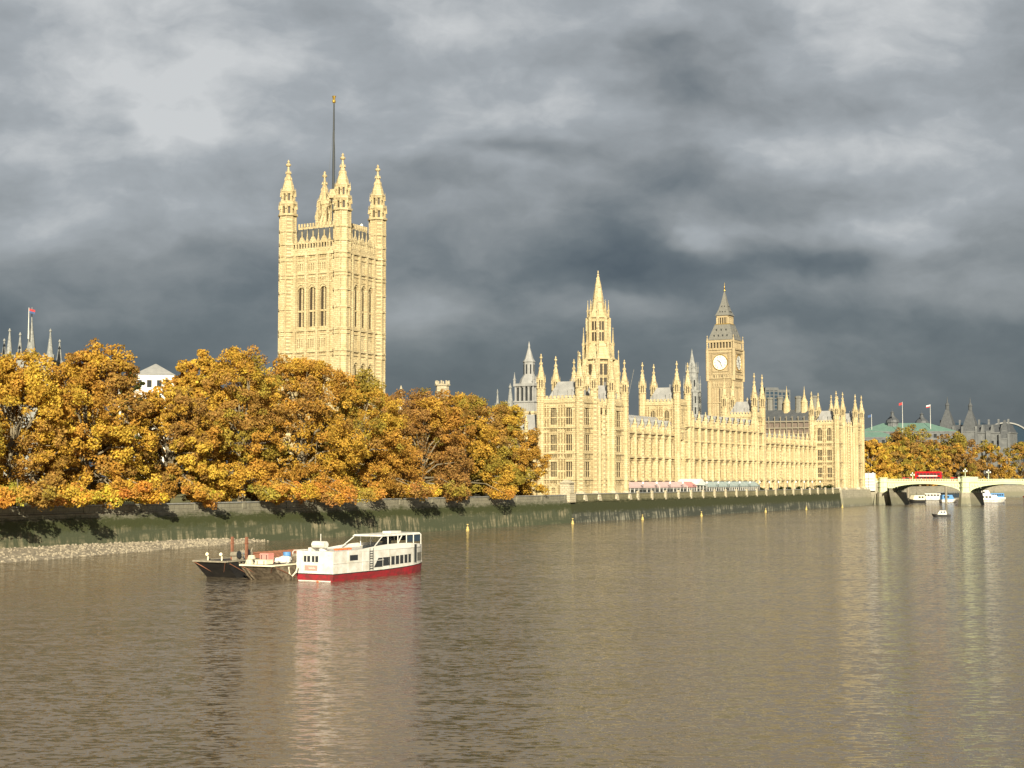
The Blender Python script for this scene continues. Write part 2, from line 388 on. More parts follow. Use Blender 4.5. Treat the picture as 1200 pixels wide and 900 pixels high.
# ================================================================== FACADE TOOLS
def TE(y0): return lambda s,d,z: (s, y0-d, z)
def TS(x0): return lambda s,d,z: (x0-d, s, z)
def gridwall(mb, T, s0, s1, z0, z1, wins, depth=.5):
    xs = sorted({s0,s1}|{w[0] for w in wins}|{w[1] for w in wins}); zs = sorted({z0,z1}|{w[2] for w in wins}|{w[3] for w in wins})
    def isw(a,b,c,d): return any(w[0]<=a+1e-6 and w[1]>=b-1e-6 and w[2]<=c+1e-6 and w[3]>=d-1e-6 for w in wins)
    for a,b in zip(xs,xs[1:]):
        run=None
        for c,d in zip(zs,zs[1:]):
            if isw(a,b,c,d):
                if run: mb.face([T(a,0,run[0]),T(b,0,run[0]),T(b,0,run[1]),T(a,0,run[1])]); run=None
            else: run=(run[0],d) if run else (c,d)
        if run: mb.face([T(a,0,run[0]),T(b,0,run[0]),T(b,0,run[1]),T(a,0,run[1])])
    for (a,b,c,d) in wins:
        mb.face([T(a,0,c),T(b,0,c),T(b,-depth,c),T(a,-depth,c)]); mb.face([T(a,0,d),T(b,0,d),T(b,-depth,d),T(a,-depth,d)])
        mb.face([T(a,0,c),T(a,0,d),T(a,-depth,d),T(a,-depth,c)]); mb.face([T(b,0,c),T(b,0,d),T(b,-depth,d),T(b,-depth,c)])
def window(T, w, parent, nm=2, nt=1, arch=True, depth=.5, stone='stone', glass='glass_window', mw=.12, name='window'):
    a,b,c,d = w; mb = MB(glass, stone)
    mb.face([T(a-.05,-depth+.03,c-.05),T(b+.05,-depth+.03,c-.05),T(b+.05,-depth+.03,d+.05),T(a-.05,-depth+.03,d+.05)])
    mb.use(stone)
    for i in range(1,nm+1):
        x = a+(b-a)*i/(nm+1); mb.tb(T,x-mw/2,x+mw/2,-depth+.04,-depth*.45,c+.01,d-.01)
    for i in range(1,nt+1):
        z = c+(d-c)*i/(nt+1)-.1*(d-c); mb.tb(T,a+.01,b-.01,-depth+.045,-depth*.5,z-mw*.9,z+mw*.9)
    if arch:
        hw=(b-a)/2; cx=(a+b)/2; h=min(hw*1.25,(d-c)*.4); zs=d-h
        for sg in (-1,1):
            pts=[(cx+sg*hw,zs)]
            for i in range(1,6):
                q=i/5; pts.append((cx+sg*hw*math.cos(q*math.pi/2)**.8, zs+h*math.sin(q*math.pi/2)**1.1))
            outer=(cx+sg*(hw-.01),d-.01); pts=[(p[0]-sg*.01,p[1]-.01) for p in pts]
            for p,q in zip(pts,pts[1:]):
                mb.face([T(outer[0],-.06,outer[1]),T(p[0],-.06,p[1]),T(q[0],-.06,q[1])])
                mb.face([T(p[0],-.06,p[1]),T(q[0],-.06,q[1]),T(q[0],-depth,q[1]),T(p[0],-depth,p[1])])
    return mb.build(name, parent)
def string(mb, x0,x1,y0,y1,z,h=.35,o=.25): mb.box(x0-o,x1+o,y0-o,y1+o,z,z+h)
def pinnacle(mb, x, y, z, h, r=.45, n=4):
    mb.lathe([(r,z),(r,z+h*.42),(r*1.35,z+h*.44),(r*1.35,z+h*.5),(r*.85,z+h*.52),(r*.16,z+h*.93),(r*.42,z+h*.95),(r*.1,z+h)], n, x, y)
def parapet(mb, T, s0, s1, z, h=1.2, step=1.4):
    """pierced parapet: base rail, posts, merlons"""
    mb.tb(T,s0,s1,-.3,.05,z,z+h*.45)
    n=max(1,int((s1-s0)/step)); w=(s1-s0)/n
    for i in range(n):
        c=s0+w*(i+.5); mb.tb(T,c-w*.28,c+w*.28,-.27,.02,z+h*.45,z+h)
def panel_ribs(mb, T, s0, s1, z0, z1, step=.9, w=.13, d=.12, skip=()):
    n=max(1,int((s1-s0)/step)); st=(s1-s0)/n
    for i in range(n+1):
        s=s0+st*i
        if any(a-.1<s<b+.1 for a,b in skip): continue
        mb.tb(T,s-w/2,s+w/2,.0,d,z0,z1)
    old=mb.cur; mb.use('stone_recess_shade')      # dark strips paint recess shade between the ribs
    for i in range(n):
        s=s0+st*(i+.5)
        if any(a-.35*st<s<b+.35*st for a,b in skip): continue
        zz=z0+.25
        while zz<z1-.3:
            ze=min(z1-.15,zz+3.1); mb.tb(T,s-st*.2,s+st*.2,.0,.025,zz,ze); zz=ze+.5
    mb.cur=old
def turret(parent, x, y, z0, z1, ztip, r=1.1, stone='stone', name='turret', bands=(), stages=1, crocket=True):
    """octagonal turret: shaft, bands, open lantern with slits, crocketed spirelet and finial"""
    mb=MB(stone,'glass_window'); H=ztip-z1
    mb.pr(8,x,y,r,r,z0,z1)
    for i in range(8):                      # angle ribs give the shaft its panelled look
        a=math.pi/8+math.pi/4*i; mb.pr(4,x+r*.98*math.cos(a),y+r*.98*math.sin(a),r*.13,r*.13,z0,z1,cap=False)
    for z in bands: mb.pr(8,x,y,r*1.14,r*1.14,z,z+r*.28)
    z=z1; rr=r
    for st in range(stages):
        h=H*(.30 if stages==1 else .2); mb.pr(8,x,y,rr*1.25,rr*1.25,z,z+r*.25)
        mb.use('glass_window'); mb.pr(8,x,y,rr*.68,rr*.68,z+r*.25,z+h,cap=False); mb.use(stone)
        for i in range(8):
            a=math.pi/8+math.pi/4*i; mb.pr(4,x+rr*.88*math.cos(a),y+rr*.88*math.sin(a),rr*.2,rr*.2,z+r*.2,z+h)
            mb.pr(4,x+rr*1.12*math.cos(a),y+rr*1.12*math.sin(a),rr*.13,.01,z+h*.6,z+h*1.35)
        mb.pr(8,x,y,rr*.95,rr*1.1,z+h*.82,z+h); mb.pr(8,x,y,rr*1.15,rr*1.15,z+h,z+h+r*.2)
        z+=h+r*.2; rr*=.84
    hs=ztip-z
    mb.lathe([(rr*1.12,z),(rr*1.0,z+hs*.14),(rr*.6,z+hs*.36),(rr*.26,z+hs*.6),(rr*.15,z+hs*.76),(rr*.46,z+hs*.81),(rr*.46,z+hs*.85),(rr*.14,z+hs*.89),(rr*.26,z+hs*.93),(.02,ztip)],8,x,y)
    if crocket:
        for k in range(3):
            q=.14+.2*k; rad=rr*(.85-.6*q/.78)
            for i in range(8):
                a=math.pi/8+math.pi/4*i; mb.pr(4,x+rad*math.cos(a),y+rad*math.sin(a),rr*.13,.01,z+hs*q,z+hs*(q+.1))
    return mb.build(name,parent)

# ================================================================== VICTORIA TOWER
S0=18.4
VT=pthing('tower','huge square pale stone tower with corner turrets and a tall flagstaff','tower',0,77.4,0); VT.scale=(1.,1.07,1.)
wins_b=[]; wd=1.95
def vt_face(side):
    ws=[]
    for i in (-1,0,1):
        c=9.2+i*3.75
        ws+= [(c-1.3,c+1.3,55.9,67.6),(c-1.3,c+1.3,34.,44.6)]
    return ws
mb=MB('stone'); small=[]
for T in (TE(-1.0),TS(-1.0)):
    ws=vt_face(T); sm=[]
    for i in (-1,0,1):
        for k in range(4):
            c=9.2+i*3.75+(k-1.5)*.78; sm+=[(c-.2,c+.2,71.9+.6,74.6),(c-.2,c+.2,49.7,52.3)]
    gridwall(mb,T,0,18.4,6,78,ws+sm,.9)
    mb.use('glass_window'); 
    for w in sm: mb.face([T(w[0],-.6,w[2]),T(w[1],-.6,w[2]),T(w[1],-.6,w[3]),T(w[0],-.6,w[3])])
    mb.use('stone')
    for z,h,dd in ((77,.5,.45),(75.6,.3,.25),(71.3,.45,.4),(70.3,.25,.25),(54.6,.5,.45),(53.4,.3,.25),(48.3,.5,.45),(47.2,.25,.25),(68.9,.2,.2),(33,.5,.4)): mb.tb(T,0,18.4,0,dd,z,z+h)
    for i in (-1.5,-.5,.5,1.5):
        c=9.2+i*3.75
        mb.tb(T,c-.32,c+.32,0,.5,34,77)
        for k in (-.6,.6): mb.tb(T,c+k-.09,c+k+.09,0,.28,34,77)
    for i in (-1,0,1):                      # hood moulds and blind tracery over the great windows
        c=9.2+i*3.75
        for zt in (67.6,44.6):
            for k in range(8):
                a0=math.pi*k/8; a1=math.pi*(k+1)/8
                P0=(c+1.4*math.cos(a0),zt-1.4+2.1*math.sin(a0)**1.1); P1=(c+1.4*math.cos(a1),zt-1.4+2.1*math.sin(a1)**1.1)
                mb.hexa([T(P0[0],0,P0[1]),T(P1[0],0,P1[1]),T(P1[0],.35,P1[1]),T(P0[0],.35,P0[1]),T(P0[0]*1.0,0,P0[1]+.3),T(P1[0],0,P1[1]+.3),T(P1[0],.35,P1[1]+.3),T(P0[0],.35,P0[1]+.3)])
            for k in range(5): mb.tb(T,c-1.2+.6*k-.06,c-1.2+.6*k+.06,0,.15,zt+.9,zt+2.3)
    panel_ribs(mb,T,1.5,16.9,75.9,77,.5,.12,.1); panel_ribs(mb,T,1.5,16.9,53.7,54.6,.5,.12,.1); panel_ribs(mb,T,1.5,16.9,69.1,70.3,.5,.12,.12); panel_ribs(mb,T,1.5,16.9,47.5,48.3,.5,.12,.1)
    # pierced crown parapet with stepped gables and pinnacles
    mb.tb(T,0,18.4,-.5,0,78,79.2)
    for i in range(17): mb.tb(T,1.5+i*.95,1.5+i*.95+.35,-.4,-.05,79.2,80.6)
    mb.tb(T,1,17.4,-.45,0,80.6,80.95)
    for i in (-1,0,1):
        c=9.2+i*3.75
        mb.hexa([T(c-1.3,-.4,80.9),T(c+1.3,-.4,80.9),T(c+1.3,-.05,80.9),T(c-1.3,-.05,80.9),T(c-.3,-.4,82.6),T(c+.3,-.4,82.6),T(c+.3,-.05,82.6),T(c-.3,-.05,82.6)])
        mb.tb(T,c-.12,c+.12,-.35,-.1,82.6,84.3)
    for i in (-1.5,-.5,.5,1.5):
        c=9.2+i*3.75; p=T(c,-.1,0); pinnacle(mb,p[0],p[1],78.5,6.0,.34)
mb.face([(19.4,-1,6),(19.4,19.4,6),(19.4,19.4,78),(19.4,-1,78)]); mb.face([(-1,19.4,6),(19.4,19.4,6),(19.4,19.4,78),(-1,19.4,78)])
mb.box(18.9,19.4,-1,19.4,78,80.9); mb.box(-1,19.4,18.9,19.4,78,80.9)
mb.box(-.9,19.3,-.9,19.3,77.6,77.95)
mb.build('wall',VT)
for T in (TE(-1.0),TS(-1.0)):
    for w in vt_face(T):
        o=window(T,w,VT,1,1,True,.55 if T(0,0,0)[1]<-.5 and T(1,0,0)[0]==1 else .9,mw=.3)
mb=MB('slate','stone'); mb.lathe([(12.2,78),(12.2,80.6),(10.0,85.6),(.1,85.7)],4,9.2,9.2,math.pi/4)
for i in range(9):      # iron and slate dormer ribs
    for q in (0,1):
        a=.9+i*2.05; P0=(a,.35,80.6) if q else (.35,a,80.6); P1=(a*.86+1.3,1.95,85.6) if q else (1.95,a*.86+1.3,85.6); mb.tube([P0,P1],.13,4)
mb.use('stone'); mb.box(2.1,16.3,2.1,16.3,85.5,86.1)
for i in range(15):
    mb.box(2.2+i*.97,2.65+i*.97,2.0,2.3,86.1,87.2); mb.box(2.0,2.3,2.2+i*.97,2.65+i*.97,86.1,87.2)
mb.build('roof',VT)
for (x,y,zt) in ((0,0,107.4),(0,18.4,107.4),(18.4,0,107.4),(18.4,18.4,107.4)):
    turret(VT,x,y,6,89.4,zt-.8,2.3,bands=(33,47,48.3,53.4,54.6,61,66,70.3,71.3,75.6,77,80.5,84.5),stages=2)
mb=MB('stone')   # flagstaff's stone corner lantern with flying ribs
for i in range(4):
    a=math.pi/4+math.pi/2*i; mb.hexa([(9.2+4.6*math.cos(a+s*.06),9.2+4.6*math.sin(a+s*.06),86) for s in (-1,1)]+[(9.2+4.0*math.cos(a+s*.06),9.2+4.0*math.sin(a+s*.06),86) for s in (1,-1)]+[(9.2+1.4*math.cos(a+s*.15),9.2+1.4*math.sin(a+s*.15),97) for s in (-1,1)]+[(9.2+.5*math.cos(a+s*.2),9.2+.5*math.sin(a+s*.2),97) for s in (1,-1)])
    pinnacle(mb,9.2+4.5*math.cos(a),9.2+4.5*math.sin(a),85.5,9,.6)
mb.pr(8,9.2,9.2,1.5,1.1,95.5,98.2); pinnacle(mb,8.2,11.6,86,17.5,.9,8); mb.build('lantern_frame',VT)
mb=MB('dark_metal','gold'); mb.tube([(9.2,9.2,86),(9.2,9.2,107),(9.2,9.2,124.4)],[.42,.36,.2],8); mb.use('gold'); mb.ball(9.2,9.2,125.2,.55,.55,.7); mb.pr(8,9.2,9.2,.3,.6,125.7,126.8); mb.build('flagstaff',VT)
mb=MB('dark_metal')
for dx,dy in ((2.6,0),(-1.2,2.4),(-1.2,-2.4)): mb.tube([(9.2+dx,9.2+dy,87),(9.2,9.2,119)],.035,3)
mb.build('stay_cable',VT)
for x,y in ((3.4,-.2),(14.6,3)):
    mb=MB('dark_metal','dial_white'); mb.tube([(x,y,79),(x,y,87)],.09,4); mb.use('dial_white'); mb.ball(x,y,87.5,.45,.45,.7,6,4); mb.build('roof_lamp',VT)

# ================================================================== CLOCK TOWER
BT=pthing('clock_tower','honey stone clock tower with white dial and pointed iron roof','clock tower',314,75.8,0)
h=5.9; mb=MB('stone_tower')
for T in (TE(-h),TS(-h)):
    sl=[(c-.28,c+.28,34,54) for c in (-.75,.75)]
    gridwall(mb,T,-h,h,6,57.2,sl,.4)
    mb.use('glass_window')
    for w in sl: mb.face([T(w[0],-.35,w[2]),T(w[1],-.35,w[2]),T(w[1],-.35,w[3]),T(w[0],-.35,w[3])])
    mb.use('stone_tower')
    for c in (-4.4,-3.2,-2.,2.,3.2,4.4): mb.tb(T,c-.16,c+.16,0,.3,6,57)
    for z in (22,31,39,47,54.5,56.2): mb.tb(T,-h,h,0,.35,z,z+.5)
    for k in range(9): mb.tb(T,-4.8+k*1.2-.25,-4.8+k*1.2+.25,.0,.5,55,57.2)
mb.face([(h,-h,6),(h,h,6),(h,h,57.2),(h,-h,57.2)]); mb.face([(-h,h,6),(h,h,6),(h,h,57.2),(-h,h,57.2)])
for sx in (-1,1):
    for sy in (-1,1):
        mb.pr(8,sx*h,sy*h,.95,.95,6,57.4)
        for z in (22,31,39,47,54.5): mb.pr(8,sx*h,sy*h,1.12,1.12,z,z+.5)
mb.build('wall',BT)
q=6.55; mb=MB('stone_tower','glass_window')
mb.pr(4,0,0,h*1.414,q*1.414,57.2,58.6,math.pi/4); mb.box(-q,q,-q,q,58.6,72.2)
for T in (TE(-q),TS(-q)):
    for z,hh,dd in ((58.6,.4,.3),(60.6,.35,.35),(61.7,.2,.2),(70.9,.3,.3),(72.2,.5,.5)): mb.tb(T,-q,q,0,dd,z,z+hh)
    for k in range(12): mb.tb(T,-q+.8+k*1.04,-q+.8+k*1.04+.3,0,.25,59,60.6)
    for s in (-4.5,4.5): 
        for e in (-.5,0,.5): mb.tb(T,s+e-.1,s+e+.1,0,.28,61,71)
    mb.use('glass_window')
    for k in range(6): mb.tb(T,-3.6+k*1.3,-3.6+k*1.3+.55,0,.05,59.2,60.3)
    mb.use('stone_tower')
for sx in (-1,1):
    for sy in (-1,1): mb.pr(8,sx*q,sy*q,.8,.8,57.6,72.6); mb.lathe([(.5,72.6),(.45,76),(.65,76.2),(.1,78.4),(.3,78.8),(.05,79.4)],6,sx*q,sy*q)
# belfry arcade
mb.box(-q+.3,q-.3,-q+.3,q-.3,72.7,73.2)
for T in (TE(-q+.4),TS(-q+.4)):
    for k in range(8): mb.tb(T,-5.4+k*1.54-.28,-5.4+k*1.54+.28,-.7,0,73.2,75.9)
    mb.tb(T,-6.1,6.1,-.8,.15,75.9,77)
mb.use('glass_window'); mb.box(-5.3,5.3,-5.3,5.3,73.2,76); mb.use('stone_tower'); mb.box(-6.1,6.1,-6.1,6.1,76.4,77.1)
mb.build('clock_stage',BT)
NUM=['XII','I','II','III','IIII','V','VI','VII','VIII','IX','X','XI']
def dial(T):
    cf=MB('dial_white'); n=40; cz=66.3; r=3.45
    def C(r_,a,d): return T(r_*math.sin(a),d,cz+r_*math.cos(a))
    cf.face([C(r,2*math.pi*i/n,.2) for i in range(n)]); o=cf.build('clock_face',BT)
    fr=MB('gold'); fr.use('gold')
    for i in range(n):
        a0,a1=2*math.pi*i/n,2*math.pi*(i+1)/n; fr.hexa([C(r,a0,0),C(r,a1,0),C(r,a1,.4),C(r,a0,.4),C(r+.35,a0,0),C(r+.35,a1,0),C(r+.35,a1,.4),C(r+.35,a0,.4)])
    fr.use('stone_tower')
    for s0_,s1_,z0_,z1_ in ((-4.1,-3.85,61.9,70.7),(3.85,4.1,61.9,70.7),(-4.1,4.1,70.4,70.7),(-4.1,4.1,61.9,62.2)): fr.tb(T,s0_,s1_,0,.45,z0_,z1_)
    fr.build('clock_frame',o)
    nb=MB('dial_black')
    def bar(r0,r1,a,off0,off1,w,d0=.23,d1=.27):
        ca,sa=math.cos(a),math.sin(a); q=[]
        for rr,oo in ((r0,off0-w),(r0,off0+w),(r1,off1+w),(r1,off1-w)): q.append((rr*sa+oo*ca, rr*ca-oo*sa))
        nb.hexa([T(x,d0,cz+z) for x,z in q]+[T(x,d1,cz+z) for x,z in q])
    for i in range(12):
        a=math.pi/6*i; s=NUM[i]; wd_={'I':.2,'V':.36,'X':.36}; tot=sum(wd_[c] for c in s); x=-tot/2
        for c in s:
            m_=x+wd_[c]/2
            if c=='I': bar(2.35,3.0,a,m_,m_,.045)
            if c=='V': bar(2.35,3.0,a,m_,m_-.12,.05); bar(2.35,3.0,a,m_,m_+.12,.04)
            if c=='X': bar(2.35,3.0,a,m_-.12,m_+.12,.05); bar(2.35,3.0,a,m_+.12,m_-.12,.04)
            x+=wd_[c]
    for i in range(n):
        for r0,r1 in ((3.12,3.18),(2.18,2.24),(1.0,1.05)):
            a0,a1=2*math.pi*i/n,2*math.pi*(i+1)/n; nb.face([C(r0,a0,.23),C(r0,a1,.23),C(r1,a1,.23),C(r1,a0,.23)])
    for i in range(24): bar(1.05,2.2,math.pi/12*i,0,0,.02)
    nb.build('numerals',o)
    hb=MB('dial_black'); nb=hb
    def hand(L,a,w):
        ca,sa=math.cos(a),math.sin(a); q=[(-L*.2,-w),(-L*.2,w),(L,w*.35),(L,-w*.35)]; p=[(rr*sa+oo*ca, rr*ca-oo*sa) for rr,oo in q]
        hb.hexa([T(x,.3,cz+z) for x,z in p]+[T(x,.38,cz+z) for x,z in p])
    hand(2.0,R(-48),.2); hand(3.0,R(158),.13); hb.build('clock_hands',o)
dial(TE(-q)); dial(lambda s,d,z:(-q-d,-s,z))
mb=MB('iron_roof','glass_dark','gold')
mb.lathe([(6.5*1.414,77.1),(6.2*1.414,77.4),(3.9*1.414,84.2),(3.9*1.414,84.6)],4,0,0,math.pi/4)
for side in (0,1):
    for row,(z,k) in enumerate(((78.8,4),(81.6,3))):
        w=6.2-(z-77.4)/6.8*2.3
        for i in range(k):
            s=(i-(k-1)/2)*w*1.5/k; T=(TE(-w) if side==0 else TS(-w))
            mb.use('iron_roof'); mb.tb(T,s-.35,s+.35,-.6,.15,z-.1,z+.9); mb.use('glass_dark'); mb.tb(T,s-.25,s+.25,.15,.2,z,z+.8)
mb.use('gold'); mb.box(-3.6,3.6,-3.6,3.6,84.6,85.0)
mb.build('roof',BT)
mb=MB('gold','glass_window','stone_tower')
mb.use('glass_window'); mb.box(-2.6,2.6,-2.6,2.6,85,88.4); mb.use('stone_tower')
for T in (TE(-3.1),TS(-3.1),lambda s,d,z:(3.1+d,s,z),lambda s,d,z:(s,3.1+d,z)):
    for k in range(6): mb.tb(T,-3.1+k*1.14,-3.1+k*1.14+.42,-.4,0,85,88.2)
    mb.tb(T,-3.2,3.2,-.4,.1,88,89)
    mb.tb(T,-3.2,-2.2,-.3,.02,85,88.2);mb.tb(T,2.2,3.2,-.3,.02,85,88.2)
mb.build('lantern',BT)
mb=MB('iron_roof','glass_dark','gold')
mb.lathe([(3.7*1.414,89),(3.4*1.414,89.4),(2.3*1.414,92),(1.3*1.414,95.5),(.35*1.414,100.2),(.1,100.6)],4,0,0,math.pi/4)
mb.use('glass_dark')
for side in (0,1):
    for z,w,k in ((90.6,2.9,3),(93.2,1.95,2)):
        for i in range(k): T=(TE(-w) if side==0 else TS(-w)); s=(i-(k-1)/2)*1.3; mb.tb(T,s-.18,s+.18,-.1,.2,z,z+.5)
mb.build('spire',BT)
mb=MB('gold'); mb.tube([(0,0,100.2),(0,0,105)],[.16,.06],6); mb.ball(0,0,101.3,.5); mb.ball(0,0,103,.28); mb.pr(6,0,0,.1,.5,101.8,102.4); mb.build('finial',BT)

# ================================================================== CENTRAL SPIRE TOWER
CT=pthing('tower','slender octagonal stone spire rising in tiers behind the near pavilion','tower',139,60.4,0)
mb=MB('stone','glass_window')
def octstage(r,z0,z1,win=None,nm=1):
    mb.use('stone'); mb.pr(8,0,0,r*.86,r*.86,z0,z1)
    for i in range(8):
        a=math.pi/8+math.pi/4*i; mb.pr(6,r*math.cos(a),r*math.sin(a),r*.15,r*.15,z0,z1)
        a2=a+math.pi/8; ap=r*.86*math.cos(math.pi/8)
        def T(s,d,z,a2=a2,ap=ap): return ((ap+d)*math.cos(a2)-s*math.sin(a2),(ap+d)*math.sin(a2)+s*math.cos(a2),z)
        for k in (-1,1):
            if win:
                mb.use('glass_window'); mb.tb(T,k*r*.14-r*.10,k*r*.14+r*.10,0,.06,z0+(z1-z0)*.1,z0+(z1-z0)*.44); mb.tb(T,k*r*.14-r*.10,k*r*.14+r*.10,0,.06,z0+(z1-z0)*.52,z0+(z1-z0)*.86); mb.use('stone')
        mb.tb(T,-r*.3,r*.3,0,.25,z1-.4,z1); mb.tb(T,-r*.3,r*.3,0,.3,z0,z0+.4)
        for k in (-.28,0,.28): mb.tb(T,k*r-.1,k*r+.1,0,.2,z0,z1)
    mb.pr(8,0,0,r*1.05,r*1.05,z1,z1+.4)
octstage(6.9,6,42.5); octstage(6.4,43,54.8,True)
mb.pr(8,0,0,6.2,4.2,55.2,60.8)
octstage(4.1,60.8,70.3,True)
mb.pr(8,0,0,4.0,2.6,70.7,73.5)
mb.build('wall',CT)
mb=MB('stone')
mb.lathe([(2.55,73.2),(1.9,77.5),(1.95,77.9),(1.2,82),(1.2,82.4),(.35,86),(.5,86.4),(.1,86.9),(.3,87.4),(.02,88.2)],8,0,0)
for k in range(9):
    z=74+k*1.35; rad=2.5-(z-73.2)*.172
    for i in range(8): a=math.pi/8+math.pi/4*i; mb.pr(4,rad*math.cos(a),rad*math.sin(a),.2,.01,z,z+.8)
mb.build('spire',CT)
for i in range(8):
    a=math.pi/8+math.pi/4*i
    for rr,z0,hh,w in ((7.4,42,16.5,.62),(5.4,55,12,.5),(3.8,69.5,7.5,.36)):
        mb=MB('stone'); x,y=rr*math.cos(a),rr*math.sin(a); pinnacle(mb,x,y,z0,hh,w)
        if rr>5:      # flying buttress
            x2,y2=x*.62,y*.62; mb.tube([(x,y,z0+hh*.3),(x2,y2,z0+hh*.62)],.22,4)
        mb.build('pinnacle',CT)

# ================================================================== LEAD VENTILATION TOWER (near pavilion) AND PALE SPIRE
LT=pthing('tower','grey louvred ventilation tower on a yellow stone base beside the near pavilion','tower',37.5,35.6)
mb=MB('stone'); mb.pr(8,0,0,3.3,3.3,6,31); mb.box(-3.4,3.4,-3.4,3.4,6,31); mb.box(-3.6,3.6,-3.6,3.6,30.6,31.3); mb.build('wall',LT)
mb=MB('lead_roof','glass_dark')
mb.box(-3.2,3.2,-3.2,3.2,31.3,34)
for T in (TE(-3.2),TS(-3.2)):
    for k in range(9): mb.tb(T,-3.1+k*.75,-2.9+k*.75,0,.12,31.3,34)
mb.box(-3.5,3.5,-3.5,3.5,34,34.4); mb.use('glass_dark'); mb.box(-2.6,2.6,-2.6,2.6,34.4,38.6); mb.use('lead_roof')
for T in (TE(-3.2),TS(-3.2),lambda s,d,z:(3.2+d,s,z),lambda s,d,z:(s,3.2+d,z)):
    for k in range(5): mb.tb(T,-3.15+k*1.45,-3.15+k*1.45+.5,-.5,0,34.4,38.8)
    for k in range(8): mb.tb(T,-2.9+k*.82,-2.9+k*.82+.2,-.3,0,38.4,39.2)
mb.box(-3.5,3.5,-3.5,3.5,38.8,39.6)
for sx in (-1,1):
    for sy in (-1,1): pinnacle(mb,sx*3.2,sy*3.2,39,4,.35)
mb.lathe([(3.1,39.6),(2.6,41),(1.9,42),(1.7,42.2),(1.7,46),(1.95,46.2),(1.3,47.2),(.3,50.6),(.35,51),(.04,52.4)],8,0,0)
mb.use('glass_dark')
for i in range(8):
    a=math.pi/4*i; mb.pr(4,1.5*math.cos(a),1.5*math.sin(a),.3,.3,42.6,45.4)
mb.build('lantern',LT)
PT=pthing('tower','pale grey stepped stone spire between the yellow pavilions','tower',154.5,29.8)
mb=MB('stone_grey','glass_dark')
mb.pr(8,0,0,3.1,3.0,6,43); mb.pr(8,0,0,3.3,3.3,43,43.5); mb.pr(8,0,0,2.3,2.2,43.5,50); mb.pr(8,0,0,2.5,2.5,50,50.4); mb.lathe([(1.9,50.4),(1.6,53),(1.0,54),(.25,57.6),(.05,59)],8,0,0)
for i in range(8):
    a=math.pi/8+math.pi/4*i; pinnacle(mb,2.95*math.cos(a),2.95*math.sin(a),43,6,.3); pinnacle(mb,2.2*math.cos(a),2.2*math.sin(a),50,4,.22)
    for k in range(4): mb.pr(4,3.05*math.cos(a),3.05*math.sin(a),.28,.28,6,43)
mb.use('glass_dark')
for i in range(8):
    a=math.pi/4*i
    for z in (35,39,45): mb.pr(4,(2.85 if z<43 else 2.1)*math.cos(a),(2.85 if z<43 else 2.1)*math.sin(a),.3,.3,z,z+2.4)
mb.build('wall',PT)
def spirelet(u,v,z0,z1,r,m_,label):
    mb=MB(m_); H=z1-z0; mb.lathe([(r,6),(r,z0+H*.3),(r*1.25,z0+H*.32),(r*.7,z0+H*.42),(r*.22,z0+H*.85),(r*.4,z0+H*.88),(.03,z1)],8,0,0)
    for i in range(8): a=math.pi/4*i; pinnacle(mb,r*1.05*math.cos(a),r*1.05*math.sin(a),z0+H*.1,H*.45,r*.18)
    o=mb.build('spire'); tag(o,label,'spire'); o.location=W(u,v); o.rotation_euler=(0,0,ANG)
spirelet(103,82.8,32,43,.9,'stone_grey','thinner of two grey spires showing over the trees left of the pavilion')
spirelet(70,59.7,30,42.5,1.5,'stone_grey','stouter grey spire with a skirt of pinnacles just left of the pavilion')
spirelet(2.5,58.4,30,38,1.0,'stone_pale','small pale pinnacle just right of the great square tower, above trees')
mb=MB('stone_pale','glass_dark'); mb.pr(8,0,0,2.1,2.1,6,41); mb.pr(8,0,0,2.4,2.4,38.6,39.2); mb.pr(8,0,0,2.5,2.5,41,41.5)
for i in range(8): a=math.pi/8+math.pi/4*i; mb.pr(4,2.1*math.cos(a),2.1*math.sin(a),.3,.25,41.5,42.6)
o=mb.build('turret'); tag(o,'cream battlemented turret poking above the middle trees','turret'); o.location=W(51,74); o.rotation_euler=(0,0,ANG)

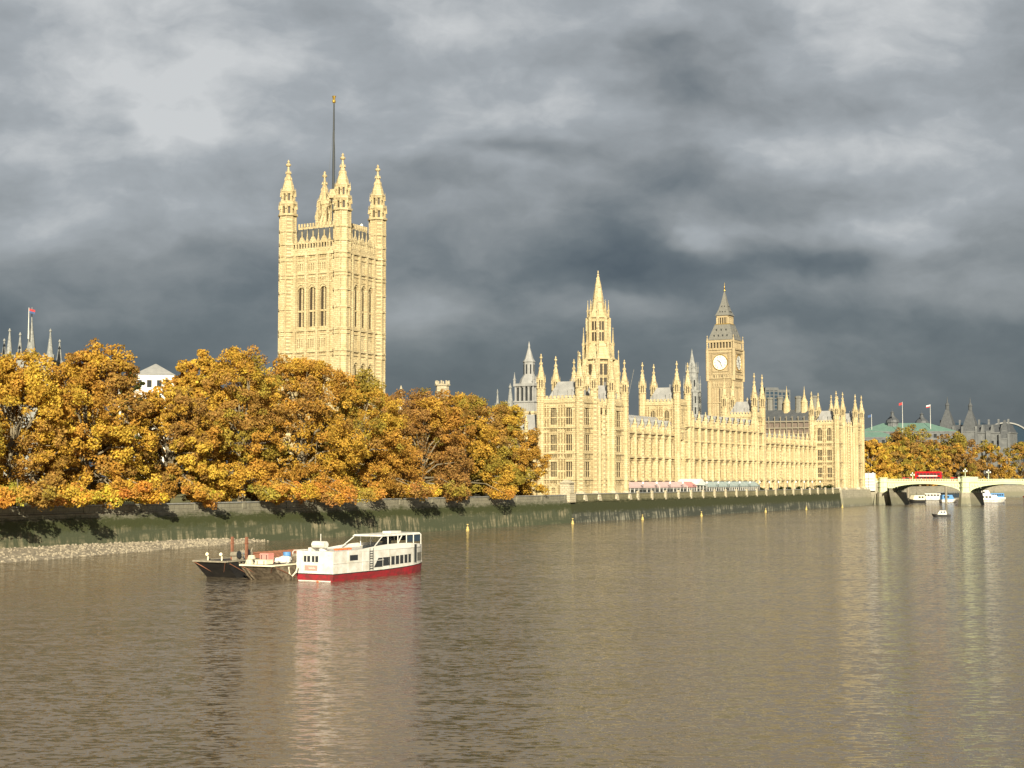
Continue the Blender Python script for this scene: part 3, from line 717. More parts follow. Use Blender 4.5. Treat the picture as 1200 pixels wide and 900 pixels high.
# ================================================================== PALACE RIVER FRONT
PL=pthing('palace','long gothic palace river front of yellow limestone behind the terrace','palace',0,0)
def bay_wing(u0,u1,v0,vback,nb,zc,nfl,ridge,zpin,dorm=True):
    T=TE(v0); w=(u1-u0)/nb; mb=MB('stone'); ws=[]
    fl=[(7.2,9.9)]+[(z0+.6,z1-1.5) for z0,z1 in nfl]
    for i in range(nb):
        c=u0+w*(i+.5)
        for a,b_ in fl: ws.append((c-w*.35,c+w*.35,a,b_))
    gridwall(mb,T,u0,u1,6.2,zc,ws,.6)
    for z0,z1 in nfl:
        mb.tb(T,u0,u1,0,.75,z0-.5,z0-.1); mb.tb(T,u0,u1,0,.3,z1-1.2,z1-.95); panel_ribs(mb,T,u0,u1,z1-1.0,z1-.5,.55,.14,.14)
        for i in range(nb):
            for sgn in (-1,1):
                c=u0+w*(i+.5)+sgn*w*.375; mb.tb(T,c-.07,c+.07,0,.2,z0,z1-1.2)
    mb.tb(T,u0,u1,0,.85,zc-.55,zc); mb.tb(T,u0,u1,0,.3,zc-1.1,zc-.8)
    parapet(mb,T,u0,u1,zc,1.3)
    for i in range(nb+1):      # octagonal buttress between bays
        x=u0+w*i
        if 0<i<=nb: 
            y=v0-.45; mb.pr(8,x,y,.62,.62,6.3,zc+.6)
            for z in [q for p_ in nfl for q in (p_[0]-.55,p_[1]-1.2)]+[zc-.55]: mb.pr(8,x,y,.8,.8,z,z+.35)
    mb.face([(u0,vback,6.2),(u1,vback,6.2),(u1,vback,zc),(u0,vback,zc)])
    for u in (u0,u1): mb.face([(u,v0,6.2),(u,vback,6.2),(u,vback,zc),(u,v0,zc)])
    wl=mb.build('wing_wall',PL)
    for wn in ws: window(T,wn,wl,2 if wn[2]>10 else 1,1 if wn[2]>10 else 0,wn[2]>10,.6,glass='glass_gold_reflection')
    mb=MB('lead_roof'); vm=(v0+vback)/2
    mb.face([(u0,v0+1,zc+.1),(u1,v0+1,zc+.1),(u1,vm-1,ridge),(u0,vm-1,ridge)]); mb.face([(u0,vback,zc+.1),(u1,vback,zc+.1),(u1,vm+1,ridge),(u0,vm+1,ridge)]); mb.face([(u0,vm-1,ridge),(u1,vm-1,ridge),(u1,vm+1,ridge),(u0,vm+1,ridge)])
    for u in (u0+.05,u1-.05): mb.face([(u,v0+1,zc+.1),(u,vm-1,ridge),(u,vm+1,ridge),(u,vback,zc+.1)])
    for i in range(nb*3): x=u0+(u1-u0)*(i+.5)/(nb*3); mb.tube([(x,v0+1,zc+.2),(x,vm-1,ridge+.05)],.07,3)
    rf=mb.build('roof',PL)
    for i in range(nb):
        c=u0+w*(i+.5); x=u0+w*(i+1)
        if i<nb-1 or True:
            mb=MB('stone'); pinnacle(mb,x,v0-.45,zc+.4,zpin-zc-.9,.66,8); mb.box(x-.75,x+.75,v0-.3,v0+.5,zc,zc+2.1); mb.build('pinnacle',wl)
        if dorm:
            mb=MB('lead_roof','glass_dark'); mb.box(c-1.15,c+1.15,v0+.45,v0+4,zc+.2,zc+3.3)
            mb.hexa([(c-1.3,v0+.35,zc+3.3),(c+1.3,v0+.35,zc+3.3),(c+1.3,v0+4,zc+3.3),(c-1.3,v0+4,zc+3.3),(c-.5,v0+.6,zc+4.3),(c+.5,v0+.6,zc+4.3),(c+.5,v0+4,zc+4.3),(c-.5,v0+4,zc+4.3)])
            mb.use('glass_dark'); mb.box(c-.5,c+.5,v0+.38,v0+.44,zc+1.7,zc+2.9); mb.build('dormer',rf)
    return wl
bay_wing(31.5,96.5,11,25,12,25.6,[(11.2,18.2),(18.2,25.2)],31.2,30.6)
bay_wing(96.5,172.5,9.6,25,13,28.6,[(11.2,18.2),(18.2,24.6)],33.4,34.2)
bay_wing(172.5,243,11,25,12,25.0,[(11.2,18.2),(18.2,24.6)],29,30.8,False)

def sq_tower(u0,u1,v0,v1,zb,zc,ztip,r,strings,ewins,swins,name='pavilion_tower',shaft0=6.2,tr=None,roofc=True):
    mb=MB('stone'); TEe=TE(v0); TSs=TS(u0)
    gridwall(mb,TEe,u0,u1,zb,zc,ewins,.3); gridwall(mb,TSs,v0,v1,zb,zc,swins,.6)
    mb.face([(u1,v0,zb),(u1,v1,zb),(u1,v1,zc),(u1,v0,zc)]); mb.face([(u0,v1,zb),(u1,v1,zb),(u1,v1,zc),(u0,v1,zc)])
    for z in strings+[zc-.5]:
        string(mb,u0,u1,v0,v1,z,.4,.32)
        if z-1.3>zb: string(mb,u0,u1,v0,v1,z-1.3,.22,.18)
    for T,a,b_,wn in ((TEe,u0,u1,ewins),(TSs,v0,v1,swins)):
        skip=[(w[0],w[1]) for w in wn]
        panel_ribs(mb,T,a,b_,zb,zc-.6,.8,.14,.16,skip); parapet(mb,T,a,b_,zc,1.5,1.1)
        for w in wn:
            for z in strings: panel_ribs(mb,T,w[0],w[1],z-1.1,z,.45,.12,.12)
    mb.box(u1-.35,u1,v0,v1,zc,zc+1.4); mb.box(u0,u1,v1-.35,v1,zc,zc+1.4); mb.box(u0+.1,u1-.1,v0+.1,v1-.1,zc-.1,zc+.1)
    wl=mb.build(name,PL)
    for w in ewins: window(TEe,w,wl,2,1,w[2]>24,.3)
    for w in swins: window(TSs,w,wl,2,1,w[2]>24,.6)
    for x,y in ((u0,v0),(u0,v1),(u1,v0),(u1,v1)):
        turret(wl,x,y,shaft0,zc+3.4,ztip,r,bands=[z for z in strings]+[zc-.4,zc+1.4])
    if roofc:
        mb=MB('lead_roof'); cx,cy=(u0+u1)/2,(v0+v1)/2
        k=mb; a,b_=(u1-u0)/2-1.1,(v1-v0)/2-1.1
        mb.hexa([(cx-a,cy-b_,zc+.2),(cx+a,cy-b_,zc+.2),(cx+a,cy+b_,zc+.2),(cx-a,cy+b_,zc+.2),(cx-a*.45,cy-b_*.45,zc+5.4),(cx+a*.45,cy-b_*.45,zc+5.4),(cx+a*.45,cy+b_*.45,zc+5.4),(cx-a*.45,cy+b_*.45,zc+5.4)])
        for i in range(6):
            f=-a*.45+i*a*.9/5; mb.box(cx+f-.05,cx+f+.05,cy-b_*.45-.05,cy-b_*.45+.05,zc+5.4,zc+6.4)
        for s in (-1,1):
            mb.box(cx+s*a*.45-.6,cx+s*a*.45+.6,cy-b_*.95,cy,zc+1,zc+3.2); mb.box(cx-a*.95,cx,cy+s*b_*.45-.6,cy+s*b_*.45+.6,zc+1,zc+3.2)
        mb.build('roof',wl)
    return wl
# near (south) pavilion
ss=[11.0,18.0,24.9]
def cols(cs,w,rows): return [(c-w/2,c+w/2,a,b_) for c in cs for a,b_ in rows]
rowsS=[(11.9,15.9),(18.9,23.2),(25.9,30.6)]
ebig=cols([6.4],3.4,rowsS)+[(5.7,7.1,7.6,9.4)]
sbig=cols([4.9,9.5],1.9,rowsS)+[(4.3,5.5,7.4,9.2),(9.,10.,7.4,9.)]
sp=sq_tower(2.,10.8,1.6,13.2,6.2,32.2,45.2,1.05,ss,ebig,sbig)
sp2=sq_tower(22.2,31.0,1.6,13.2,6.2,32.2,45.2,1.05,ss,cols([26.6],3.4,rowsS),[])
mb=MB('stone'); T=TE(2.4); wc_=cols([13.6,16.5,19.4],1.5,[(11.9,15.9),(18.9,23.2)]); gridwall(mb,T,10.8,22.2,6.2,27.5,wc_,.6)
for z in (9.8,11,16.7,18,23.6,24.9,27.1): mb.tb(T,10.8,22.2,0,.35,z,z+.35)
for x in (12.1,15.05,17.95,20.9): mb.pr(8,x,2.1,.6,.6,6.2,29.); pinnacle(mb,x,2.1,29,4,.45,8)
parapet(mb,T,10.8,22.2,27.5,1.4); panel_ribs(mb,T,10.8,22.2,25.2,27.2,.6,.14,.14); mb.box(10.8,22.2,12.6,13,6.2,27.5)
mw_=mb.build('pavilion_wall',PL)
for w in wc_: window(T,w,mw_,1,1,False,.6)
mb=MB('lead_roof'); mb.hexa([(10.8,3.4,27.6),(22.2,3.4,27.6),(22.2,12.6,27.6),(10.8,12.6,27.6),(10.8,7,33),(22.2,7,33),(22.2,9,33),(10.8,9,33)]); mb.build('roof',PL)
mb=MB('stone_pale')
for ks,(a,b_) in enumerate(((1.2,11.6),(21.4,31.8),(11.6,21.4),(242.2,253.3),(270.7,282.1),(253.3,270.7))):
    if ks==3: mb.build('plinth',PL); mb=MB('stone_pale')
    o_=.75 if b_-a>9.9 and b_-a<12 else 1.3; mb.box(a,b_,o_,3.4,5.9,7.5); mb.box(a-.2,b_+.2,o_-.25,3.4,5.9,6.9)
mb.build('plinth',PL)
for u in (2,10.8,22.2,31,243,252.5,271.5,281.3): mb=MB('stone_pale'); mb.pr(8,u,1.6,2.1,1.9,5.5,6.7); mb.pr(8,u,1.6,1.9,1.25,6.7,8.0); mb.build('turret_base',PL)
# central pair of towers
rt=[(28.9,33.4)]
sq_tower(90.4,99.8,9.8,21.8,24,35.6,49.4,1.05,[27.5],[(94,96.4,28.9,33.4)],cols([13.4,18.2],1.7,rt),'central_tower',6.4)
sq_tower(165.2,174.,9.8,21.4,24,34.4,50.2,1.05,[27.5],[(168.3,170.9,28.4,32.6)],cols([13.4,17.8],1.7,[(28.4,32.6)]),'central_tower',6.4)
# far (north) pavilion
rowsN=[(11.9,15.9),(18.9,23.2),(26.9,32.2)]
sq_tower(243.,252.5,1.8,12.2,6.2,34.,47.4,1.05,[11,18,25.8],cols([247.7],3.2,rowsN),cols([4.9,8.9],1.9,rowsN))
sq_tower(271.5,281.3,1.8,12.2,6.2,34.,47.4,1.05,[11,18,25.8],cols([276.4],3.4,rowsN),[])
mb=MB('stone'); T=TE(2.6); gridwall(mb,T,252.5,271.5,6.2,29.5,cols([256,260,264,268],1.8,rowsN[:2]),.6); 
for z in (11,16.7,18,23.6,25.8,29.1): mb.tb(T,252.5,271.5,0,.35,z,z+.35)
for x in (254,258,262,266,270): mb.pr(8,x,2.2,.6,.6,6.2,31.); pinnacle(mb,x,2.2,31,5,.5,8)
parapet(mb,T,252.5,271.5,29.5,1.4); mb.box(252.5,271.5,11.6,12,6.2,29.5); mw_=mb.build('pavilion_wall',PL)
for w in cols([256,260,264,268],1.8,rowsN[:2]): window(T,w,mw_,1,1,False,.6)
mb=MB('lead_roof'); mb.hexa([(252.5,3.6,29.6),(271.5,3.6,29.6),(271.5,11.6,29.6),(252.5,11.6,29.6),(252.5,6.5,35),(271.5,6.5,35),(271.5,8.5,35),(252.5,8.5,35)]); mb.build('roof',PL)
# south return range behind the near pavilion
mb=MB('stone'); Tt=TS(3.2); sw=[(s,s+1.9,a,b_) for s in (15,19.5,24) for a,b_ in [(11.9,15.9),(18.2,21.8)]]; gridwall(mb,Tt,13.2,60,6.2,23.5,sw,.6); mb.face([(3.2,13.2,23.5),(14,13.2,23.5),(14,60,23.5),(3.2,60,23.5)])
for z in (11,17,23): mb.tb(Tt,13.2,60,0,.35,z,z+.35)
parapet(mb,Tt,13.2,60,23.5); 
for s in (13.9,18.2,22.6,27,32): mb.pr(8,2.8,s,.6,.6,6.2,24.5); pinnacle(mb,2.8,s,24.5,4.5,.5,8)
rw=mb.build('return_wall',PL)
for w in sw: window(Tt,w,rw,2,1,False,.6)
mb=MB('lead_roof'); mb.hexa([(4.4,13.4,23.6),(13,13.4,23.6),(13,60,23.6),(4.4,60,23.6),(7.5,13.4,29),(10,13.4,29),(10,60,29),(7.5,60,29)]); mb.build('roof',PL)
for u,h_,r_ in ((207,36,1.0),(215,37,1.1)):
    mb=MB('stone'); mb.lathe([(2.6*r_,31),(2.2*r_,33),(1.2*r_,35),(1.,36),(.9,38),(.25,42.5),(.5,43),(.03,44)],8,u,30); mb.box(u-2,u+2,28,32,24,31.2)
    mb.build('ventilation_turret',PL)
# ================================================================== TERRACE: marquees, lamps, bushes
def marquee(u0,u1,canvas,label,frame='white_paint',open_=True,gable=False,nb=6):
    o=pthing('marquee',label,'marquee',u0,1.6,6.45,'marquees on the palace terrace'); L=u1-u0; w=(u1-u0)/nb
    mb=MB(canvas); 
    if gable:
        mb.hexa([(0,0,3.0),(L,0,3.0),(L,7.5,3.0),(0,7.5,3.0),(L*.5-.2,0,4.9),(L*.5+.2,0,4.9),(L*.5+.2,7.5,4.9),(L*.5-.2,7.5,4.9)])
    else:
        for i in range(nb):
            a,b_=i*w,(i+1)*w
            mb.hexa([(a,-.1,2.7),(b_-.06,-.1,2.7),(b_-.06,7.6,2.7),(a,7.6,2.7),(a+.2,1.6,4.0),(b_-.26,1.6,4.0),(b_-.26,6,4.0),(a+.2,6,4.0)]); mb.box(a,b_-.06,-.13,-.08,2.25,2.72)
    mb.build('canvas_roof',o)
    mb=MB(frame)
    for i in range(nb+1):
        for k in ((0,) if gable else (0,.5)):
            x=min(L,(i+k)*w); mb.box(x-.09,x+.09,0,.16,0,2.7)
    mb.box(0,L,0,.12,.0,.55); mb.box(0,L,.02,.1,1.9,2.0); mb.build('frame',o)
    mb=MB('glass_dark'); mb.box(.05,L-.05,.2,7.4,.02,2.65); mb.build('glazing',o)
marquee(32,56,'pink_canvas','faded pink terrace marquee nearest the pavilion, left of the other pink one',nb=4)
marquee(56.6,78,'pink_canvas','faded pink terrace marquee in the middle, ending at the deeper red one',nb=4)
marquee(78.6,86,'red_canvas','short reddish marquee squeezed between long pink canopies and white tent',nb=2)
marquee(86.6,95,'white_cloth','white gabled marquee between the pink and the teal canopies',gable=True,nb=3)
marquee(95.6,146,'teal_canvas','long pale teal glazed canopy on the palace terrace',nb=12)
lampT=pthing('terrace_lamp','dark iron lamp on the terrace parapet, the copies evenly spaced along it','lamp',41,.4,7.46,'lamps along the terrace parapet')
mb=MB('dark_metal'); mb.tube([(0,0,0),(0,0,2.3)],[.16,.07],6); mb.build('post',lampT)
mb=MB('dial_white'); mb.ball(0,0,2.7,.28,.28,.4); mb.build('lamp_glass',lampT)
for i in range(1,18):
    c=copy_tree(lampT); c.location=W(41+10.2*i,.4,7.46)

# ================================================================== TREES
PAL={'gold':((.56,.34,.055),.34),'yellow':((.66,.47,.07),.16),'orange':((.47,.24,.05),.28),'brown':((.29,.16,.06),.12),'olive':((.28,.25,.05),.1)}
def palette(mixw):
    keys=list(PAL); w=np.array([mixw.get(k,PAL[k][1]) for k in keys],float); return [PAL[k][0] for k in keys], w/w.sum()
def leaf_mesh(name, cents, rads, cols, nleaf, size, parent, flat=.8):
    """many small leaf-cluster faces on the shells of clumps; every leaf has its own tint"""
    cents=np.array(cents); rads=np.array(rads); cols=np.array(cols)
    wt_=rads**2; idx=rng.choice(len(cents), nleaf, p=wt_/wt_.sum())
    d=rng.normal(size=(nleaf,3)); d/=np.linalg.norm(d,axis=1)[:,None]
    lump=1+.22*np.sin(d[:,0]*5+idx)+.16*np.sin(d[:,2]*7+idx*2.)
    rr=rads[idx]*lump*rng.uniform(.62,1.12,nleaf)**.6
    p=cents[idx]+d*rr[:,None]*np.array([1,1,flat])
    nrm=d*.7+rng.normal(size=(nleaf,3))*.6; nrm/=np.linalg.norm(nrm,axis=1)[:,None]
    up=rng.normal(size=(nleaf,3)); a=np.cross(nrm,up); a/=np.linalg.norm(a,axis=1)[:,None]; b_=np.cross(nrm,a)
    s=size*rng.uniform(.55,1.25,nleaf)[:,None]; s2=s*rng.uniform(.5,.95,nleaf)[:,None]
    V=np.empty((nleaf,4,3)); V[:,0]=p-a*s; V[:,1]=p-b_*s2; V[:,2]=p+a*s; V[:,3]=p+b_*s2+nrm*s*.2
    me=bpy.data.meshes.new(name); me.vertices.add(nleaf*4); me.vertices.foreach_set('co',V.ravel())
    me.loops.add(nleaf*4); me.loops.foreach_set('vertex_index',np.arange(nleaf*4))
    me.polygons.add(nleaf); me.polygons.foreach_set('loop_start',np.arange(nleaf)*4)
    try: me.polygons.foreach_set('loop_total',np.full(nleaf,4))
    except Exception: pass
    me.update(calc_edges=True)
    c=cols[idx]*rng.uniform(.74,1.12,nleaf)[:,None]; c[:,1]*=rng.uniform(.9,1.1,nleaf)
    C4=np.ones((nleaf,4,4)); C4[:,:,:3]=np.clip(c,0,1)[:,None,:]
    at=me.attributes.new('leaf_colour','FLOAT_COLOR','POINT'); at.data.foreach_set('color',C4.ravel())
    me.materials.append(M['leaves']); o=bpy.data.objects.new(name,me); col.objects.link(o); o.parent=parent; return o
def tree(loc, H, Rr, mixw, label, group, nleaf=26000, size=.3, nclump=95, low=.05, rz=0., name='plane_tree', cat='tree', hang=0):
    """trunk with limbs; crown of several big boughs, each bough a heap of small foliage clumps reaching low"""
    o=thing(name,label,cat,loc,rz,group)
    colsP,w=palette(mixw); mean=[sum(c[k]*q for c,q in zip(colsP,w)) for k in range(3)]; colsP=[[a*.6+m_*.4 for a,m_ in zip(c,mean)] for c in colsP]; cents=[];rads=[];cs=[]
    zc=H*(.5+low/2); rzv=H*(.5-low/2)
    lobes=[]
    for (zl,k,rad,lr) in ((-.72,6,.62,.36),(-.3,6,.60,.42),(.15,5,.52,.44),(.5,4,.36,.40),(.72,3,.2,.3)):
        a0=rng.uniform(0,6.28)
        for i in range(k):
            a=a0+2*math.pi*(i+rng.uniform(-.25,.25))/k; rd=rad*rng.uniform(.8,1.2)
            lobes.append((math.cos(a)*rd,math.sin(a)*rd,zl+rng.uniform(-.13,.13),lr*rng.uniform(.8,1.15),rng.choice(len(colsP),p=w)))
    while len(cents)<nclump:
        L=lobes[rng.integers(len(lobes))]
        d=rng.normal(size=3); d/=np.linalg.norm(d); q=L[3]*rng.uniform(.6,1.05)
        x,y,z=L[0]+d[0]*q,L[1]+d[1]*q,L[2]+d[2]*q*.8
        if z<-1.03: continue
        if math.hypot(x,y)<.3 and z<.3: continue
        r=rng.uniform(.055,.115)*Rr
        cents.append((x*Rr,y*Rr*.9,zc+z*(rzv-r*.5))); rads.append(r)
        base=colsP[L[4]] if rng.random()<.85 else colsP[rng.choice(len(colsP),p=w)]
        k=rng.uniform(.8,1.2); cs.append([b*k for b in base])
    boughs=[]
    for i in range(hang):       # long low boughs that reach out over the river wall
        a=ANG-math.pi/2-rz+rng.uniform(-1.0,.9); q=rng.uniform(.75,1.3)*Rr; zb=rng.uniform(1.2,3.3); hue=colsP[rng.choice(len(colsP),p=w)]
        bx,by=math.cos(a)*q,math.sin(a)*q; boughs.append((bx,by,zb))
        for k in range(9):
            t_=rng.uniform(.6,1.05); r=rng.uniform(.06,.11)*Rr
            cents.append((bx*t_+rng.uniform(-1.2,1.2),by*t_+rng.uniform(-1.2,1.2),zb+(1-t_)*2.5+rng.uniform(-.7,.5))); rads.append(r); cs.append([b*rng.uniform(.95,1.3) for b in hue])
    mb=MB('bark'); th=H*.2; tr_=.022*H
    for (bx,by,zb) in boughs: mb.tube([(0,0,th*.8),(bx*.5,by*.5,zb+2.6),(bx,by,zb)],[tr_*.35,tr_*.2,tr_*.06],5)
    lean=(rng.uniform(-.6,.6),rng.uniform(-.6,.6))
    mb.tube([(0,0,-.5),(lean[0]*.3,lean[1]*.3,th*.5),(lean[0],lean[1],th),(lean[0]*1.6,lean[1]*1.6,H*.5),(lean[0]*2,lean[1]*2,H*.78)],[tr_*1.35,tr_,tr_*.85,tr_*.45,tr_*.12],8)
    for (x,y,z,r,_) in lobes:
        ex,ey,ez=x*Rr,y*Rr*.9,zc+z*rzv*.85; bz=min(th+rng.uniform(0,.2)*H,ez-.05*H) if ez>th else th
        pm=(lean[0]*.5+ex*.45,lean[1]*.5+ey*.45,bz+(ez-bz)*.6+.03*H)
        mb.tube([(lean[0],lean[1],bz),pm,(ex,ey,ez)],[tr_*.42,tr_*.26,tr_*.08],5)
        for k in range(3):
            c=cents[rng.integers(len(cents))]
            if math.dist(c,(ex,ey,ez))<Rr*.6: mb.tube([pm,((pm[0]+c[0])/2,(pm[1]+c[1])/2,(pm[2]+c[2])/2+.5),c],[tr_*.2,tr_*.12,tr_*.05],4)
    mb.build('trunk',o)
    leaf_mesh('crown',cents,rads,cs,nleaf,size,o); return o
G1='plane trees in a row along the garden river wall'; G2='plane trees standing behind the front row'
front=[(-207,7.,26.5,10.5,{'gold':.3,'yellow':.4,'brown':.1},'plane tree cut by the left edge, yellow low boughs over the wall'),
 (-189,7.5,26,10.5,{'gold':.5,'yellow':.3,'orange':.2,'olive':.02},'broad golden plane tree below the abbey pinnacles, second from left edge'),
 (-173,8.,27.5,10,{'gold':.5,'yellow':.25,'orange':.35,'olive':.03},'tall golden plane tree left of the gap with the white pyramid roof'),
 (-152,10,22.5,9,{'gold':.35,'brown':.35,'orange':.3,'yellow':.2},'lower thin brownish plane tree in front of the white pyramid roof'),
 (-134,8.,30,10.,{'gold':.45,'orange':.35,'yellow':.2},'tallest golden plane tree just right of the white pyramid roof'),
 (-115,9.,30,11.8,{'orange':.4,'gold':.35,'olive':.15,'brown':.15},'rusty gold plane tree rising against the left side of the great tower'),
 (-93,8.5,28.5,12.,{'orange':.35,'gold':.3,'olive':.22,'brown':.2},'brown and olive plane tree at the right foot of the great tower'),
 (-69,8.,26,11.8,{'brown':.45,'orange':.4,'gold':.12,'yellow':.03,'olive':.05},'rust-brown plane tree in the dip right of the great tower'),
 (-49,8.,27,11.8,{'gold':.35,'orange':.3,'olive':.3,'brown':.15},'olive-gold plane tree below the cream battlemented turret'),
 (-29,7.5,23.5,9.8,{'olive':.45,'gold':.3,'orange':.25,'brown':.08},'rightmost garden plane tree, greenish, beside the stone gate lodge')]
for i,(u,v,H,r,mx_,lb) in enumerate(front): tree(W(u,v-(2.5 if i<6 else 1),6.3),H,r*1.1,mx_,lb,G1,72000,.205,430,rz=i*1.3,low=.02,hang=(12,8,9,4,8,7,5,2,2,0)[i])
back=[(-196,24,27,10,{'orange':.4,'gold':.4},'back-row plane tree glimpsed between the two leftmost front trees'),
 (-181,26,28,9,{'orange':.4,'brown':.2},'back-row plane tree filling behind the second and third trees'),
 (-150,30,23,9,{'brown':.4,'orange':.3},'back-row brown plane tree behind the thin low tree'),
 (-123,26,31,10,{'gold':.4,'orange':.4},'back-row plane tree topping out behind the tallest golden one'),
 (-104,26,27,10,{'orange':.4,'olive':.2},'back-row plane tree whose top crosses the great tower'),
 (-80,26,22,9.5,{'brown':.4,'orange':.4},'back-row plane tree right behind the rust-brown one'),
 (-56,26,25,10,{'brown':.3,'orange':.4},'back-row plane tree crest left of the cream turret'),
 (-33,26,25,10,{'olive':.35,'gold':.3},'back-row olive plane tree below the two grey spires'),
 (-17,24,19,7,{'olive':.4,'gold':.3},'small back-row plane tree against the pavilion side wall')]
for i,(u,v,H,r,mx_,lb) in enumerate(back): tree(W(u,v,6.3),H,r,mx_,lb,G2,28000,.32,280,rz=i*.9+.4,low=.02)
PAL['green']=((.045,.06,.02),0.)
tree(W(-86,78,6.3),33,6,{'green':1,'gold':0,'yellow':0,'orange':0,'brown':.1,'olive':.2},'dark green evergreen tree in the gap left of the pyramid roof','trees behind the gardens',14000,.3,120,name='evergreen_tree')
# shrubs at the garden wall and terrace planters
def bush(loc, r, c, label, group, n=900, size=.16):
    cents=[(rng.uniform(-.5,.5)*r,rng.uniform(-.5,.5)*r,r*rng.uniform(.3,.8)) for _ in range(7)]
    o=thing('bush',label,'bush',loc,0,group); leaf_mesh('foliage',cents,[r*.5]*7,[c]*7,n,size,o)
    mb=MB('bark'); 
    for q in cents[:4]: mb.tube([(0,0,0),q],[.06,.02],4)
    mb.build('stem',o)
for i,(u,s,lb) in enumerate(((150,1.3,'clipped dark bush nearest the end of the teal canopy'),(159,1.1,'second dark bush right of the teal canopy'),(170,1.5,'third dark bush right of the teal canopy'),(181,1.2,'fourth dark bush along the terrace wall'),(193,1.5,'fifth dark bush along the terrace wall'),(205,1.2,'sixth dark bush along the terrace wall'),(218,1.8,'large dark bush left of the far pavilion'),(228,1.6,'large dark bush second from the far pavilion'),(236,1.9,'large dark bush touching the far pavilion'))):
    bush(W(u,2.2,6.9),s,(.035,.05,.02),lb,'bushes along the terrace')
# trees beyond the bridge, along the embankment
G3='autumn trees on the embankment beyond the bridge'
def along(s):
    q=[(168,648),(196,740),(262,860),(400,1010),(600,1180),(1000,1400)]
    for (x0,y0),(x1,y1) in zip(q,q[1:]):
        L=math.hypot(x1-x0,y1-y0)
        if s<=L: return x0+(x1-x0)*s/L, y0+(y1-y0)*s/L, (y1-y0)/L, -(x1-x0)/L
        s-=L
far=[(14,10,23,9.5,{'yellow':.45,'gold':.4},'golden embankment tree touching the far pavilion edge'),
 (36,9,23,10,{'yellow':.4,'gold':.4},'bright yellow embankment tree above the bridge end'),
 (62,9,23,10,{'yellow':.4,'gold':.3,'olive':.2},'yellow tree just left of the red bus'),
 (92,9,24,11,{'gold':.3,'yellow':.2,'olive':.35},'greenish yellow tree above the red bus'),
 (118,9,25,12,{'olive':.35,'gold':.4},'olive gold tree right of the red bus'),
 (146,9,27,13,{'olive':.3,'gold':.3,'orange':.2},'olive tree left of the bridge pier lamp'),
 (176,9,25,12,{'orange':.5,'brown':.3},'rust orange tree above the bridge pier'),
 (210,9,27,13,{'orange':.5,'gold':.2,'brown':.3},'rust orange tree right of the bridge pier'),
 (250,9,27,14,{'orange':.5,'brown':.3,'gold':.2},'orange brown tree below the twin turreted roofs'),
 (292,9,28,15,{'orange':.35,'olive':.3,'brown':.3},'mixed olive and rust tree, fourth from the right edge'),
 (338,9,28,16,{'brown':.6,'orange':.3},'brown tree third from the right edge'),
 (388,9,29,17,{'brown':.5,'olive':.3},'brown tree second from the right edge'),
 (440,9,30,18,{'olive':.4,'orange':.3,'brown':.3},'olive brown tree at the right edge of the picture')]
for q in far[3:]: q[4]['olive']=q[4].get('olive',.1)+.3; q[4]['brown']=q[4].get('brown',.1)+.15; q[4].setdefault('yellow',.04)
for i,(s,off,H,r,mx_,lb) in enumerate(far):
    x,y,nx,ny=along(s); tree((x-nx*(off+2),y-ny*(off+2),6.3),H,r,mx_,lb,G3,12000,.48,200,rz=i,low=.03)
for x,y,H,r,lb in ((237,880,38,22,'dark brown tree rising behind, under the green roof'),(268,895,34,19,'dark brown tree behind, right of the darkest one')):
    tree((x,y,6.3),H,r,{'brown':.6,'olive':.5,'orange':.1,'gold':.02,'yellow':0},lb,G3,14000,.5,180)

